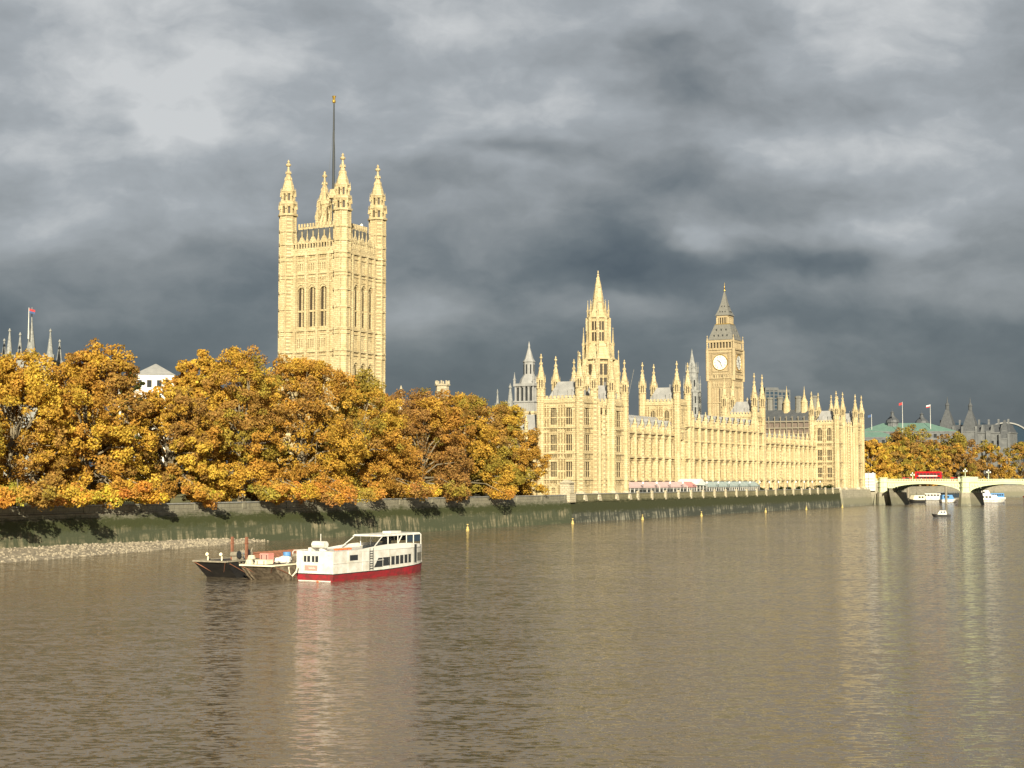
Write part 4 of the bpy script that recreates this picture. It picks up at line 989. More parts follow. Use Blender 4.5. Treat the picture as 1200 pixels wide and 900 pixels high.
# ================================================================== WESTMINSTER-STYLE ROAD BRIDGE  (palace frame; runs along -v)
BR=pthing('road_bridge','pale green iron road bridge on stone piers with low arches','bridge',286,0,0)
piers=[-6.0,-40.5,-76.5,-114,-152,-190]; BW=26; zs=5.4; zcr=9.2; zdeck=10.0
mb=MB('bridge_green'); mb.box(0,BW,-230,0.,9.75,10.0); 
for u in (0,BW-.3):
    mb.box(u-.35,u+.35,-230,4,9.7,10.15); mb.box(u-.05,u+.3,-230,4,10.15,10.35); mb.box(u-.12,u+.36,-230,4,11.1,11.3)
    for k in range(int(234/.7)): v=-230+k*.7; mb.box(u,u+.24,v,v+.34,10.35,11.1)
mb.build('parapet',BR)
for k in range(len(piers)-1):
    y1=piers[k]-1.9; y0=piers[k+1]+1.9; cy=(y0+y1)/2; hw=(y1-y0)/2; n=28
    pts=[]
    for i in range(n+1):
        a=math.pi*i/n; pts.append((cy+hw*math.cos(a), zs+(zcr-zs)*math.sin(a)))
    mb=MB('bridge_green')
    for (ya,za),(yb,zb) in zip(pts,pts[1:]): mb.hexa([(BW-.5,ya,za),(BW,ya,za),(BW,yb,zb),(BW-.5,yb,zb),(BW-.5,ya,9.75),(BW,ya,9.75),(BW,yb,9.75),(BW-.5,yb,9.75)])
    mb.build('arch',BR); mb=MB('bridge_green')
    for (ya,za),(yb,zb) in zip(pts,pts[1:]):
        for u,w in ((0,.5),):
            mb.hexa([(u,ya,za),(u+w,ya,za),(u+w,yb,zb),(u,yb,zb),(u,ya,9.75),(u+w,ya,9.75),(u+w,yb,9.75),(u,yb,9.75)])
        mb.hexa([(-.22,ya,za),(.0,ya,za),(.0,yb,zb),(-.22,yb,zb),(-.22,ya,za+.45),(.0,ya,za+.45),(.0,yb,zb+.45),(-.22,yb,zb+.45)])
    for s in (-1,1):                      # spandrel shields and ribs near the piers
        for j,q in enumerate((.93,.86,.78)):
            yy=cy+s*hw*q; mb.pr(8,-.06,yy,.3,.3,8.2,8.8); mb.box(-.12,.0,yy-.9,yy-.8,7.4,9.6)
    mb.build('arch',BR)
    for rib in range(6):
        u=3.5+rib*3.8; mb=MB('bridge_soffit')
        for (ya,za),(yb,zb) in zip(pts,pts[1:]): mb.hexa([(u,ya,za),(u+.4,ya,za),(u+.4,yb,zb),(u,yb,zb),(u,ya,9.7),(u+.4,ya,9.7),(u+.4,yb,9.7),(u,yb,9.7)])
        mb.build('arch_rib',BR)
for k,v in enumerate(piers):
    mb=MB('wall_clean'); w=1.9 if k else 3.5
    mb.hexa([(-2.,v-w-.5,-1),(BW+2,v-w-.5,-1),(BW+2,v+w+.5,-1),(-2.,v+w+.5,-1),(-.4,v-w,zs),(BW+.4,v-w,zs),(BW+.4,v+w,zs),(-.4,v+w,zs)])
    mb.pr(8,-1.2,v,3.0,2.3,-1,zs+.2); pr=mb.build('pier',BR)
    mb=MB('bridge_green'); mb.pr(8,-.2,v,1.9,1.9,zs+.2,10.0); mb.box(.3,BW-.3,v-1.6,v+1.6,zs,9.74); mb.pr(8,-.2,v,2.15,2.15,zs+.2,zs+.7); mb.pr(8,-.2,v,2.15,2.15,7.8,8.1); mb.pr(8,-.2,v,2.2,2.2,9.9,10.2); mb.pr(8,-.2,v,1.8,1.8,10.2,12.0 if k else 11.6); mb.pr(8,-.2,v,2.1,2.1,12. if k else 11.6,12.3 if k else 11.9); 
    if k: mb.box(-.6,1.,v-5.2,v-1.5,10.0,12.2); mb.box(-.6,1.,v+1.5,v+2.8,10.0,12.2)
    mb.build('pier_turret',BR)
mb=MB('asphalt'); mb.box(1.2,BW-1.2,-228,60,9.98,10.06); mb.build('road_deck',BR)
mb=MB('wall_clean'); mb.box(-.3,BW+.3,-6,60,-1,9.9); mb.box(-.6,0,-2,60,9.9,11.2); mb.build('abutment',BR)
def blamp(v,lb,u=.2,z=12.0):
    o=pthing('bridge_lamp',lb,'street lamp',286+u,v,z,'three-globe lamps on the bridge')
    mb=MB('bridge_green'); mb.tube([(0,0,-1.8),(0,0,1.6)],[.2,.1],6); mb.tube([(0,-.6,1.2),(0,.6,1.2)],.06,4); mb.build('post',o)
    for dy,dz in ((-.65,1.2),(.65,1.2),(0,1.9)): mb=MB('dial_white'); mb.ball(0,dy,dz+.3,.28,.28,.4); mb.build('globe',o)
blamp(-1.5,'bridge lamp above the left end of the road bridge',z=11.6); blamp(-18.5,'bridge lamp rising behind the walkers at the left span',z=11.5); blamp(-40.5,'bridge lamp on top of the middle stone pier',z=13.1); blamp(-50,'bridge lamp just right of the middle pier turret',z=12.6); blamp(-76.5,'bridge lamp near the right edge of the picture',z=13.1)
# double-decker bus: local x = length
BU=pthing('double_decker_bus','red double-decker bus crossing the bridge above the left arch','bus',294,-18,10.06,None,R(-90))
mb=MB('bus_red'); L=11.2
def rbox(mb,x0,x1,y0,y1,z0,z1,c=.35):
    prof=[(x0+c*1.2,z0),(x1-c,z0),(x1,z0+c),(x1,z1-c*1.6),(x1-c*1.6,z1),(x0+c,z1),(x0,z1-c),(x0,z0+c)]
    n=len(prof); mb.face([(x,y0,z) for x,z in prof]); mb.face([(x,y1,z) for x,z in prof])
    for i in range(n): a,b_=prof[i],prof[(i+1)%n]; mb.face([(a[0],y0,a[1]),(b_[0],y0,b_[1]),(b_[0],y1,b_[1]),(a[0],y1,a[1])])
rbox(mb,0,L,-1.25,1.25,.35,4.4); mb.build('body',BU)
mb=MB('glass_dark')
for y in (-1.262,1.262):
    for z0,z1 in ((1.35,2.15),(2.95,3.7)):
        for k in range(7): mb.box(.6+k*1.45,.6+k*1.45+1.3,min(y,y*.99),max(y,y*.99),z0,z1)
mb.box(L-.02,L+.012,-1.1,1.1,1.2,2.3); mb.box(L-.02,L+.012,-1.1,1.1,2.9,3.7); mb.build('window_band',BU)
mb=MB('white_paint')
for y in (-1.272,1.272): mb.box(1.5,9.5,min(y,y*.99),max(y,y*.99),2.3,2.8)
mb.build('advert_panel',BU)
for x in (2.2,8.6):
    for y in (-1.15,1.15):
        o=MB('tyre'); o.tube([(x,y-.15,.5),(x,y+.15,.5)],.5,14); o.build('wheel',BU)
def car(v,u,m_,lb,L=4.4,van=False):
    o=pthing('car',lb,'car',286+u,v,10.06,'cars crossing the bridge',R(-90)); h=1.9 if van else 1.45
    mb=MB(m_); prof=[(0,.35),(L,.35),(L,.8),(L*.95,.85),(L*.72,.92),(L*.58,h),(L*.18,h),(L*.03,.95),(0,.9)]
    if van: prof=[(0,.35),(L,.35),(L,.95),(L*.86,1.1),(L*.74,h),(0,h)]
    mb.face([(x,-.85,z) for x,z in prof]); mb.face([(x,.85,z) for x,z in prof])
    for i in range(len(prof)): a,b_=prof[i],prof[(i+1)%len(prof)]; mb.face([(a[0],-.85,a[1]),(b_[0],-.85,b_[1]),(b_[0],.85,b_[1]),(a[0],.85,a[1])])
    mb.build('body',o); mb=MB('glass_dark')
    for y in (-.86,.86): mb.box(L*.25,L*.62,min(y,y*.99),max(y,y*.99),.98,h-.12)
    mb.build('side_window',o)
    for x in (.8,L-.8):
        for y in (-.78,.78): w=MB('tyre'); w.tube([(x,y-.1,.32),(x,y+.1,.32)],.32,10); w.build('wheel',o)
car(-33,8,'bus_red','red car just left of the middle pier on the bridge',5,True); car(-12,10,'cloth_red','dark red van near the left end of the bridge',4.8,True); car(-97,8,'bus_red','red car far along the bridge at the right edge')
def person(loc, rz, top, leg, label, group):
    o=thing('person',label,'person',loc,rz,group); s=random.uniform(.95,1.05)
    b_=MB('skin',leg)
    b_.use(leg)
    for y,dx in ((-.1,.16),(.1,-.16)): b_.tube([(dx*1.2,y,.04),(dx*.6,y,.45*s),(0,y,.9*s)],[.055,.065,.1],7); b_.box(dx*1.2-.08,dx*1.2+.18,y-.05,y+.05,0,.08)
    b_.tube([(0,0,.85*s),(0,0,1.1*s),(0,0,1.36*s),(0,0,1.45*s)],[.16,.15,.17,.07],8); b_.use('skin'); b_.tube([(0,0,1.4*s),(0,0,1.55*s)],.05,6); b_.ball(.01,0,1.63*s,.1,.085,.13,8,6)
    b_.build('body',o)
    c=MB(top); c.tube([(0,0,.8*s),(0,0,1.1*s),(0,0,1.36*s),(0,0,1.47*s)],[.2,.18,.2,.09],8)
    for y in (-1,1): c.tube([(0,y*.2,1.4*s),(.02,y*.26,1.12*s),(.1,y*.25,.86*s)],[.07,.055,.04],6)
    c.build('jacket',o); h_=MB('cloth_black'); h_.ball(-.02,0,1.67*s,.105,.1,.11,8,5); h_.build('hair',o)
tops=['cloth_white','cloth_black','cloth_blue','cloth_red']
where=['beside the left bridge lamp','left of the bus rear','under the tail of the red bus','below the front of the red bus','left of the middle pier','right of the middle pier turret','midway over the right arch','nearest the right picture edge']
vs=[(-2.6,'cloth_white'),(-8.2,'cloth_red'),(-14.,'cloth_black'),(-22.,'cloth_white'),(-28.,'cloth_blue'),(-47.5,'cloth_white'),(-55.5,'cloth_white'),(-63,'cloth_black')]
nmx={'cloth_white':'white','cloth_red':'red','cloth_black':'black','cloth_blue':'blue'}
for (v,c),wh in zip(vs,where): person(W(286+1.0,v,10.06),ANG-R(90),c,'cloth_black','walker in a %s jacket on the bridge, %s'%(nmx[c],wh),'walkers on the bridge pavement')
# hoarding / white screened kiosk on the embankment by the bridge
KB=pthing('screened_scaffold','grey sheeted scaffold with horizontal lines beside the bridge end','scaffold',284.5,2,6.2)
mb=MB('portland_stone','white_cloth'); mb.use('white_cloth'); mb.box(0,.25,-5,8,0,7.6); mb.build('sheeting',KB)
mb=MB('dark_metal')
for z in (1.1,2.4,3.7,5.0): mb.box(-.08,0,-4.4,6,z,z+.22)
for y in (-4.8,-2,1,4,7.6): mb.box(-.14,-.08,y-.05,y+.05,0,8.1)
mb.build('rail',KB)

# ================================================================== RIVER CRAFT
def hullmesh(mb, L, B, z0, z1, rake0=1., rake1=2.5, taper=.0, sheer=.4, n=14, flare=.12):
    """rows of stations; bow at x=L, stern at x=0"""
    rows=[]
    for i in range(n+1):
        t_=i/n; x=t_*L; w=B/2*(1 - taper*max(0,(t_-.72)/.28)**2.2); zt=z1+sheer*max(0,(t_-.5)/.5)**2
        xb=rake0+(L-rake0-rake1)*t_
        rows.append([(xb,-w*(1-flare),z0),(x,-w,zt),(x,w,zt),(xb,w*(1-flare),z0)])
    for a,b_ in zip(rows,rows[1:]):
        for k in range(3): mb.face([a[k],a[k+1],b_[k+1],b_[k]])
    mb.face(rows[0]); mb.face(rows[-1]); return rows
# passenger boat (bow away from the camera, along the river)
PB=thing('passenger_boat','white passenger boat with a red hull, windows and covered upper deck','boat',(-22.0,165.4,0),ANG); PB.scale=(1.12,1.,.95)
L,B=19.6,5.1
def plan(x,w=B/2): return w*(1-max(0,(x-13.)/6.6)**2.4*.86)
mb=MB('red_hull','black_hull','white_paint')
xs=[0,.6,3,6,9,12,13.5,15,16.5,17.6,18.6,19.3,L]
def ringat(x,z,inset=0.): return plan(min(x,L))*(1-inset)
prev=None
for x in xs:
    sh=.45*max(0,(x-8)/11.6)**1.5
    pts=[]
    for s in (-1,1):
        w=plan(x); pts.append([(x*.985+.15,s*w*.9,-.3),(x*.985+.12,s*w*.92,.0),(x,s*w*.995,.78+sh),(x,s*w,.9+sh)])
    if prev:
        for s in (0,1):
            for k,mm in ((0,'black_hull'),(1,'red_hull'),(2,'black_hull')):
                mb.use(mm); mb.face([prev[s][k],pts[s][k],pts[s][k+1],prev[s][k+1]])
        mb.use('white_paint'); mb.face([prev[0][3],pts[0][3],pts[1][3],prev[1][3]])
    else:
        mb.use('red_hull'); mb.face([pts[0][1],pts[1][1],pts[1][2],pts[0][2]]); mb.use('black_hull'); mb.face([pts[0][2],pts[1][2],pts[1][3],pts[0][3]])
    last=pts; prev=pts
mb.use('red_hull'); mb.face([last[0][0],last[1][0],last[1][3],last[0][3]])
mb.use('white_paint'); mb.box(-.02,.02,-2.2,2.2,-.02,.1); mb.build('hull',PB)
# superstructure sides following the plan
mb=MB('white_paint','white_cloth'); prev=None
for x in [0.05,2,4,6,8,10,12,13.5,15,16.3,17.3,18.2]:
    sh=.45*max(0,(x-8)/11.6)**1.5; top=3.5 if x<=6 else 3.5
    w=plan(x)-.04; p=[(x,-w,.9+sh-.02),(x,-w,top),(x,w,top),(x,w,.9+sh-.02)]
    if prev:
        for k in range(3): mb.face([prev[k],p[k],p[k+1],prev[k+1]])
    else: mb.face(p)
    prev=p
mb.face(prev)
for y in (-1,1):
    for x in (2.6,5.2,9.9): mb.box(x-.02,x+.02,y*2.52-.02,y*2.52+.02,1.0,3.45)
    mb.box(0,9,y*2.53-.03,y*2.53+.03,2.05,2.12)
sup=mb.build('superstructure',PB)
mb=MB('white_cloth'); prev=None
for x in np.linspace(4.5,18,12):    # upper deck canvas dodger
    w=plan(x)-.0; zt=3.55+.42*math.sin(math.pi*min(1,(x-4.5)/14)); q=.05*math.sin(x*5)
    p=[(x,-w-q,3.3),(x,-w+q,zt),(x,w,3.3),(x,w,zt)]
    if prev:
        mb.face([prev[0],p[0],p[1],prev[1]]); mb.face([prev[2],p[2],p[3],prev[3]])
    prev=p
mb.face([prev[0],prev[1],prev[3],prev[2]]); mb.build('deck_canvas',PB)
def hullpt(x,z,off=.03): return (x,-plan(x)-off+.04,z)
wins=[(8.9,10.2),(10.45,11.1),(11.3,11.95),(12.15,12.8),(13.0,13.6),(13.8,14.35),(16.1,16.55),(16.7,17.1),(17.25,17.6),(17.7,18.05)]
mb=MB('glass_dark')
mb.face([hullpt(7.2,1.25),hullpt(8.8,1.25),hullpt(8.8,2.35),hullpt(8.0,2.35)]); o=mb.build('saloon_window',PB)
for a,b_ in wins:
    z0=1.3+(.25 if a>15 else (a-8)*.03); mb=MB('glass_dark'); mb.face([hullpt(a,z0),hullpt(b_,z0),hullpt(b_,z0+1.05),hullpt(a,z0+1.05)]); mb.build('saloon_window',PB)
mb=MB('glass_dark'); mb.box(2.9,4.3,-2.53,-2.50,2.3,2.95); mb.build('side_window',PB)
for y in (1.05,-.05): mb=MB('glass_dark','white_paint'); mb.box(.0,.04,y-.42,y+.42,2.25,2.95); mb.use('white_paint'); mb.box(-.02,.02,y-.05,y+.05,2.25,2.95); mb.build('stern_window',PB)
mb=MB('dark_metal'); mb.box(6.4,6.46,-2.58,-2.5,1.,3.6); mb.box(7.0,7.06,-2.58,-2.5,1.,3.6)
for k in range(8): mb.box(6.4,7.06,-2.56,-2.53,1.1+k*.3,1.2+k*.3)
mb.build('ladder',PB)
mb=MB('dark_metal'); mb.box(15.1,15.5,-2.5,-2.44,1.5,3.7) ; mb.build('side_door',PB)
sg=MB('pale_pink'); sg.box(-.02,.04,-.35,1.35,1.25,1.85); so=sg.build('stern_sign',PB)
lt=MB('white_paint')    # pale script line on the stern sign
x=.75
for k in range(9):
    w=.075; h0=.1 if k%3 else .2; lt.box(-.04,-.025,x-.03,x+.0,1.45,1.5+h0); lt.box(-.041,-.026,x-.09,x,1.45+(.08 if k%2 else 0),1.475+(.08 if k%2 else 0)); x-=.1
lt.build('lettering',so)
mb=MB('white_paint')   # upper covered deck: roof, posts, windscreen
zt=4.88
prof=[(9.3,2.0),(17.3,2.0),(18.2,1.1)]
mb.hexa([(9.2,-2.05,zt),(17.2,-1.95,zt),(17.2,1.95,zt),(9.2,2.05,zt),(9.4,-1.9,zt+.22),(17.0,-1.8,zt+.26),(17.0,1.8,zt+.26),(9.4,1.9,zt+.22)])
mb.hexa([(17.2,-1.95,zt),(18.3,-1.0,zt),(18.3,1.0,zt),(17.2,1.95,zt),(17.0,-1.8,zt+.26),(18.0,-.9,zt+.2),(18.0,.9,zt+.2),(17.0,1.8,zt+.26)])
mb.box(13,15,-.6,.6,zt+.22,zt+.5); mb.build('canopy_roof',PB)
posts=[]
for y in (-1.95,1.95):
    posts+=[[(7.6,y*1.15,3.7),(9.5,y,zt)],[(13.3,y,zt),(12.5,y,3.9)]]+[[(x,y,3.6),(x,y,zt)] for x in (10.6,12.5,14.2,15.6,17.1)]
    posts.append([(18.2,y*.46,3.9),(18.1,y*.48,zt)])
for q in posts: MB('white_paint').tube(q,.065,5).build('canopy_post',PB)
mb=MB('glass_blue'); 
for a,b_ in ((14.3,15.5),(15.7,17.0)): mb.box(a,b_,-1.94,-1.92,4.0,4.8); mb.box(a,b_,1.92,1.94,4.0,4.8)
mb.face([(17.2,-1.9,4.0),(18.15,-.95,4.0),(18.1,-.95,4.95),(17.2,-1.9,4.95)]); mb.face([(17.2,1.9,4.0),(18.15,.95,4.0),(18.1,.95,4.95),(17.2,1.9,4.95)]); mb.face([(18.15,-.9,4.),(18.15,.9,4.),(18.1,.9,4.95),(18.1,-.9,4.95)])
mb.build('wheelhouse_glass',PB)
mb=MB('dark_metal','white_paint'); mb.box(12.7,13.3,-.4,.4,3.5,4.5); mb.build('console',PB)
mb=MB('dark_metal')
for x in np.arange(5,9,.55):
    mb.box(x-.2,x+.2,-2.0,-1.5,3.5,3.9) if x>6.2 else None
mb.build('deck_bench',PB)
mb=MB('white_paint'); mb.tube([(1.2,-.2,3.5),(1.2,-.2,4.0)],.45,10); mb.tube([(.7,-1.0,4.25),(.7,.7,4.25)],.42,10); mb.tube([(.9,-.1,4.5),(.9,-.1,5.5)],.05,4); mb.box(.5,1.3,.9,1.3,3.5,3.9); mb.build('life_raft_canister',PB)
for k in range(4): mb=MB('orange'); mb.ball(2.6+k*.75,-.9,3.6,.34,.3,.13,8,4); mb.build('life_ring',PB)
mb=MB('orange'); mb.ball(.15,-.45,-.02,.25,.3,.16); mb.build('fender',PB)
mb=MB('white_paint')
for z in (1.9,2.4,2.9,3.4): 
    mb.tube([(18.2,-1.2,z),(19.3,-.5,z+.1),(19.7,0,z+.1),(19.3,.5,z+.1),(18.2,1.2,z)],.035,4)
for y in (-.5,.5): mb.tube([(19.3,y,1.2),(19.3,y,3.5)],.04,4)
mb.build('bow_rail',PB)
# barges
def barge(name,label,loc,L,B,H,hullm,rim):
    o=thing(name,label,'barge',loc,ANG,'barges moored beside the passenger boat'); mb=MB(hullm)
    hullmesh(mb,L,B,-.4,H,2.6,2.6,.15,0.); mb.build('hull',o)
    mb=MB(rim,'rust')
    for y in (-B/2,B/2): mb.box(.1,L*.8,y-.1,y+.1,H-.05,H+.12)
    mb.box(-.12,.12,-B/2,B/2,H-.08,H+.1)
    mb.build('rim',o)
    mb=MB('rust')      # diagonal rubbing strakes on the raked end
    for s in (-1,1): mb.tube([(-.02,s*B*.46,H-.1),(1.9,s*B*.1,.35)],.06,4)
    mb.tube([(.6,-B/2-.02,H-.25),(4.6,-B/2*.93,.15)],.06,4)
    mb.build('strake',o); return o
BB=barge('barge','black steel barge with two rusty posts, leftmost of the moored craft',(-34.6,169.9,0),20.5,4.9,1.95,'black_hull','bleached_iron')
for x,y,h_ in ((4.6,.5,2.7),(6.,-.5,2.65)):
    mb=MB('rust'); mb.box(x-.13,x+.13,y-.13,y+.13,1.9,1.9+h_); mb.box(x-.2,x+.2,y-.2,y+.2,1.9+h_*.7,1.9+h_*.74); mb.build('post',BB)
mb=MB('rust'); mb.hexa([(8,-2,1.97),(19,-2,1.97),(19,2,1.97),(8,2,1.97),(8.6,-1.3,2.5),(18.5,-1.3,2.5),(18.5,1.3,2.5),(8.6,1.3,2.5)])
for k in range(10): mb.tube([(8.5+k,-1.9,2.1),(8.5+k,-1.3,2.55),(8.5+k,1.3,2.55),(8.5+k,1.9,2.1)],.07,4)
mb.build('hatch_cover',BB)
BN=barge('barge','bleached brown barge piled with gear between the black barge and passenger boat',(-28.55,165.9,0),14.5,4.7,1.72,'brown_hull','cream')
mb=MB('bleached_iron')
for y in (2.3,1.8): MB('brown_hull').tube([(-.15,y,2.0),(1.3,y-.05,.5),(2.2,y-.1,-.2)],.11,6).build('rubbing_post',BN)
# deck gear: separate things standing on the barges
def gear(name,label,cat,par,x,y,z,builder,group='deck gear on the barges'):
    T0=mathutils.Matrix.Rotation(ANG,4,'Z'); p=mathutils.Vector(par.location)+T0@mathutils.Vector((x,y,z)); mb=builder(); o=mb.build(name); tag(o,label,cat,group); o.location=p; o.rotation_euler=(0,0,ANG); return o
def g_box(m_,a,b_,c):
    def f():
        mb=MB(m_,'dark_metal'); mb.box(-a/2,a/2,-b_/2,b_/2,.02,c); mb.box(-a/2-.04,a/2+.04,-b_/2-.04,b_/2+.04,c*.86,c*.93); mb.use('dark_metal')
        for k in (-.3,.3): mb.box(-a/2-.05,a/2+.05,b_*k-.04,b_*k+.04,.02,c*.86)
        return mb
    return f
def g_drum(m_,r,h_): 
    return lambda: MB(m_).lathe([(.01,0),(r,0),(r,h_*.3),(r*1.05,h_*.33),(r,h_*.36),(r,h_*.65),(r*1.05,h_*.68),(r,h_*.71),(r,h_),(.01,h_)],12,0,0)
def g_coil(m_):
    def f():
        mb=MB(m_)
        for k in range(4):
            r=.45-.04*k; mb.tube([(r*math.cos(a),r*math.sin(a),.08+.12*k) for a in np.linspace(0,2*math.pi,13)],.07,5)
        return mb
    return f
def g_bundle(m_):
    def f():
        mb=MB(m_)
        for k in range(7): mb.ball(rng.uniform(-.7,.7),rng.uniform(-.5,.5),.3+rng.uniform(0,.3),rng.uniform(.3,.55),rng.uniform(.25,.5),rng.uniform(.25,.4),7,5)
        return mb
    return f
def g_engine():
    mb=MB('bleached_iron','dark_metal'); mb.box(-.6,.6,-.35,.35,0,.5)
    mb.tube([(-.5,-.5,.7),(-.5,.5,.7)],.3,10); mb.tube([(.3,-.5,.6),(.3,.5,.6)],.22,10); mb.tube([(.6,0,.4),(1.0,0,1.2)],.07,5); mb.use('dark_metal'); mb.tube([(-.5,-.55,.7),(-.5,-.62,.7)],.42,10); return mb
def g_vent(m_):
    return lambda: MB(m_).tube([(0,0,0),(0,0,.5),(-.12,-.05,.7),(-.3,-.1,.74)],[.09,.09,.13,.2],8)
def g_frame():
    mb=MB('white_paint')
    for y in (-.9,0,.9): mb.tube([(-1.2,y,0),(-1.2,y,1.1),(-.9,y,1.3),(.9,y,1.3),(1.2,y,1.1),(1.2,y,0)],.06,4)
    for x,z in ((-1.2,.6),(-.9,1.3),(.9,1.3),(1.2,.6)): mb.tube([(x,-.9,z),(x,.9,z)],.05,4)
    return mb
gear('ventilator','cream bent ventilator nearest the tip of the black barge','ventilator',BB,1.6,1.6,1.96,g_vent('cream'))
gear('ventilator','cream bent ventilator second from the tip of the black barge','ventilator',BB,2.0,-.1,1.96,g_vent('cream'))
gear('drum','blue drum on the black barge beside its posts','drum',BB,4.4,-.9,1.96,g_drum('blue_paint',.42,.8))
gear('winch','rusty iron winch in front of the tall posts on the black barge','winch',BB,3.4,-1.3,1.96,g_engine)
gear('rope_coil','pale rope coil near the right rim of the black barge','rope coil',BB,5.2,-1.9,1.96,g_coil('rope'))
gear('winch','pale winch behind the posts on the black barge','winch',BB,7.2,.4,1.96,g_engine)
gear('rope_coil','pale rope coil at the left front corner of the brown barge','rope coil',BN,.9,1.7,1.78,g_coil('rope'))
gear('crate','cream crate at the front of the brown barge','crate',BN,1.6,.2,1.78,g_box('cream',1.2,1.6,.5))
gear('crate','red and pink crate on the brown barge','crate',BN,3.0,.9,1.78,g_box('pale_pink',1.0,1.2,1.15))
gear('tarpaulin','heaped white tarpaulin on the middle of the brown barge','tarpaulin',BN,4.4,-.3,1.78,g_bundle('white_cloth'))
gear('tarpaulin','smaller white tarpaulin heap near the right rim of the brown barge','tarpaulin',BN,3.4,-1.4,1.78,g_bundle('white_paint'))
gear('winch','grey winch toward the far end of the brown barge','winch',BN,7.2,-.6,1.78,g_engine)
gear('pipe_frame','white tubular frame on the brown barge against the white boat','frame',BN,8.8,-.2,1.78,g_frame)
gear('drum','pale blue drum toward the far end of the brown barge','drum',BN,7.4,1.4,1.78,g_drum('blue_paint',.45,1.1))
gear('crate','wooden crate between the tarpaulin and tubular frame','crate',BN,6.0,-1.2,1.78,g_box('brown_hull',1.3,1.0,.7))
mb=MB('rope'); mb.tube([(-24.8,165.0,1.6),(-24.7,164.8,.9),(-24.4,164.9,.6),(-24.0,165.2,1.1),(-23.9,165.6,1.7)],.09,6); tag(mb.build('mooring_rope'),'pale slack mooring rope between the brown barge and passenger boat','rope')
# buoys
bpos=[(-9.8, 327, 'between the moored boats and the palace, leftmost'), (15.3, 374, 'in front of the near pavilion'), (36.3, 412, 'in front of the pink marquees'), (57.8, 452, 'in front of the white marquee'), (86.3, 504, 'below the second square palace tower'), (108.3, 545, 'left of the far pavilion'), (130.7, 586, 'at the foot of the far pavilion'), (160.1, 640, 'at the bridge abutment')]
for x,y,lb in bpos:
    o=thing('marker_buoy','yellow marker buoy on the water '+lb,'buoy',(x,y,0),0,'yellow marker buoys along the palace')
    mb=MB('yellow_paint'); mb.lathe([(.01,-.6),(.75,-.5),(.8,.3),(.55,.55),(.5,1.3),(.2,1.5)],12,0,0); mb.build('float',o)
    mb=MB('yellow_paint','dark_metal'); mb.tube([(0,0,1.4),(0,0,2.2)],.09,5); mb.box(-.4,.4,-.04,.04,2.1,2.35); mb.box(-.04,.04,-.4,.4,2.1,2.35); mb.build('topmark',o); o.scale=(.5,.5,.6)
# small launch
SL=thing('motor_launch','small black-hulled launch with a white cabin out on open water','boat',(130.6,441,0),R(168))
mb=MB('black_hull'); hullmesh(mb,5.6,2.0,-.2,.75,.2,.7,.75,.25); o=mb.build('hull',SL); 
mb=MB('white_paint'); mb.hexa([(1.2,-.75,.7),(3.9,-.7,.7),(3.9,.7,.7),(1.2,.75,.7),(1.4,-.65,1.9),(3.2,-.6,1.9),(3.2,.6,1.9),(1.4,.65,1.9)]); mb.build('cabin',SL)
mb=MB('glass_blue'); 
for y in (-1,1):
    for a in (1.6,2.4): mb.box(a,a+.55,y*.71-.01,y*.71+.01,1.25,1.7)
mb.build('cabin_window',SL)
def cruiser(loc,rz,L,B,label,name='river_boat',hullm='white_paint',decks=1,stripe=None,cabm='white_paint'):
    o=thing(name,label,'boat',loc,rz,'boats moored beyond the bridge'); mb=MB(hullm,'black_hull'); hullmesh(mb,L,B,.15,1.5,.3,1.8,.8,.6); mb.use('black_hull'); hullmesh(mb,L*.98,B*.97,-.3,.2,.3,2.,.8,.0); mb.build('hull',o)
    z=1.5; x0,x1=L*.06,L*.78
    for d in range(decks):
        mb=MB(cabm); mb.hexa([(x0,-B*.42,z),(x1,-B*.38,z),(x1,B*.38,z),(x0,B*.42,z),(x0+.1,-B*.4,z+2.2),(x1-1,-B*.36,z+2.2),(x1-1,B*.36,z+2.2),(x0+.1,B*.4,z+2.2)]); mb.build('cabin',o)
        mb=MB('glass_dark')
        n=int((x1-x0-2)/1.6)
        for k in range(n):
            for s in (-1,1): mb.box(x0+.7+k*1.6,x0+1.8+k*1.6,s*B*.415-.03,s*B*.415+.03,z+.9,z+1.7)
        mb.build('window_row',o); z+=2.2; x0+=L*.12; x1-=L*.22
    if stripe:
        mb=MB(stripe); 
        for s in (-1,1):
            for k in range(9): mb.box(L*.15+k*.9,L*.15+k*.9+.6,s*B*.5-.02,s*B*.5+.03,.9,1.15)
        mb.build('side_lettering',o)
    mb=MB('dark_metal'); mb.tube([(L*.45,0,z),(L*.45,0,z+1.6)],.08,4); mb.build('mast',o); return o
cruiser((217.5,702,0),R(-12),16.,5.4,'big white river boat under the right bridge arch',decks=2,stripe='pale_pink')
cruiser((203,702,0),R(10),8.5,3.2,'white and blue launch just left of the bridge pier',cabm='blue_paint')
cruiser((193,694,0),R(200),9,4.,'dark-hulled tug with ochre wheelhouse under the left arch',hullm='black_hull',cabm='cream')
cruiser((226,775,0),R(160),24,5.,'long white pleasure boat far under the left arch',decks=1)
cruiser((262,790,0),R(205),14,4.5,'blue and white boat far off at the right edge of the arch',cabm='blue_paint')
cruiser((283,800,0),R(205),9,3.5,'red-hulled small boat at the picture edge beneath the bridge',hullm='bus_red')
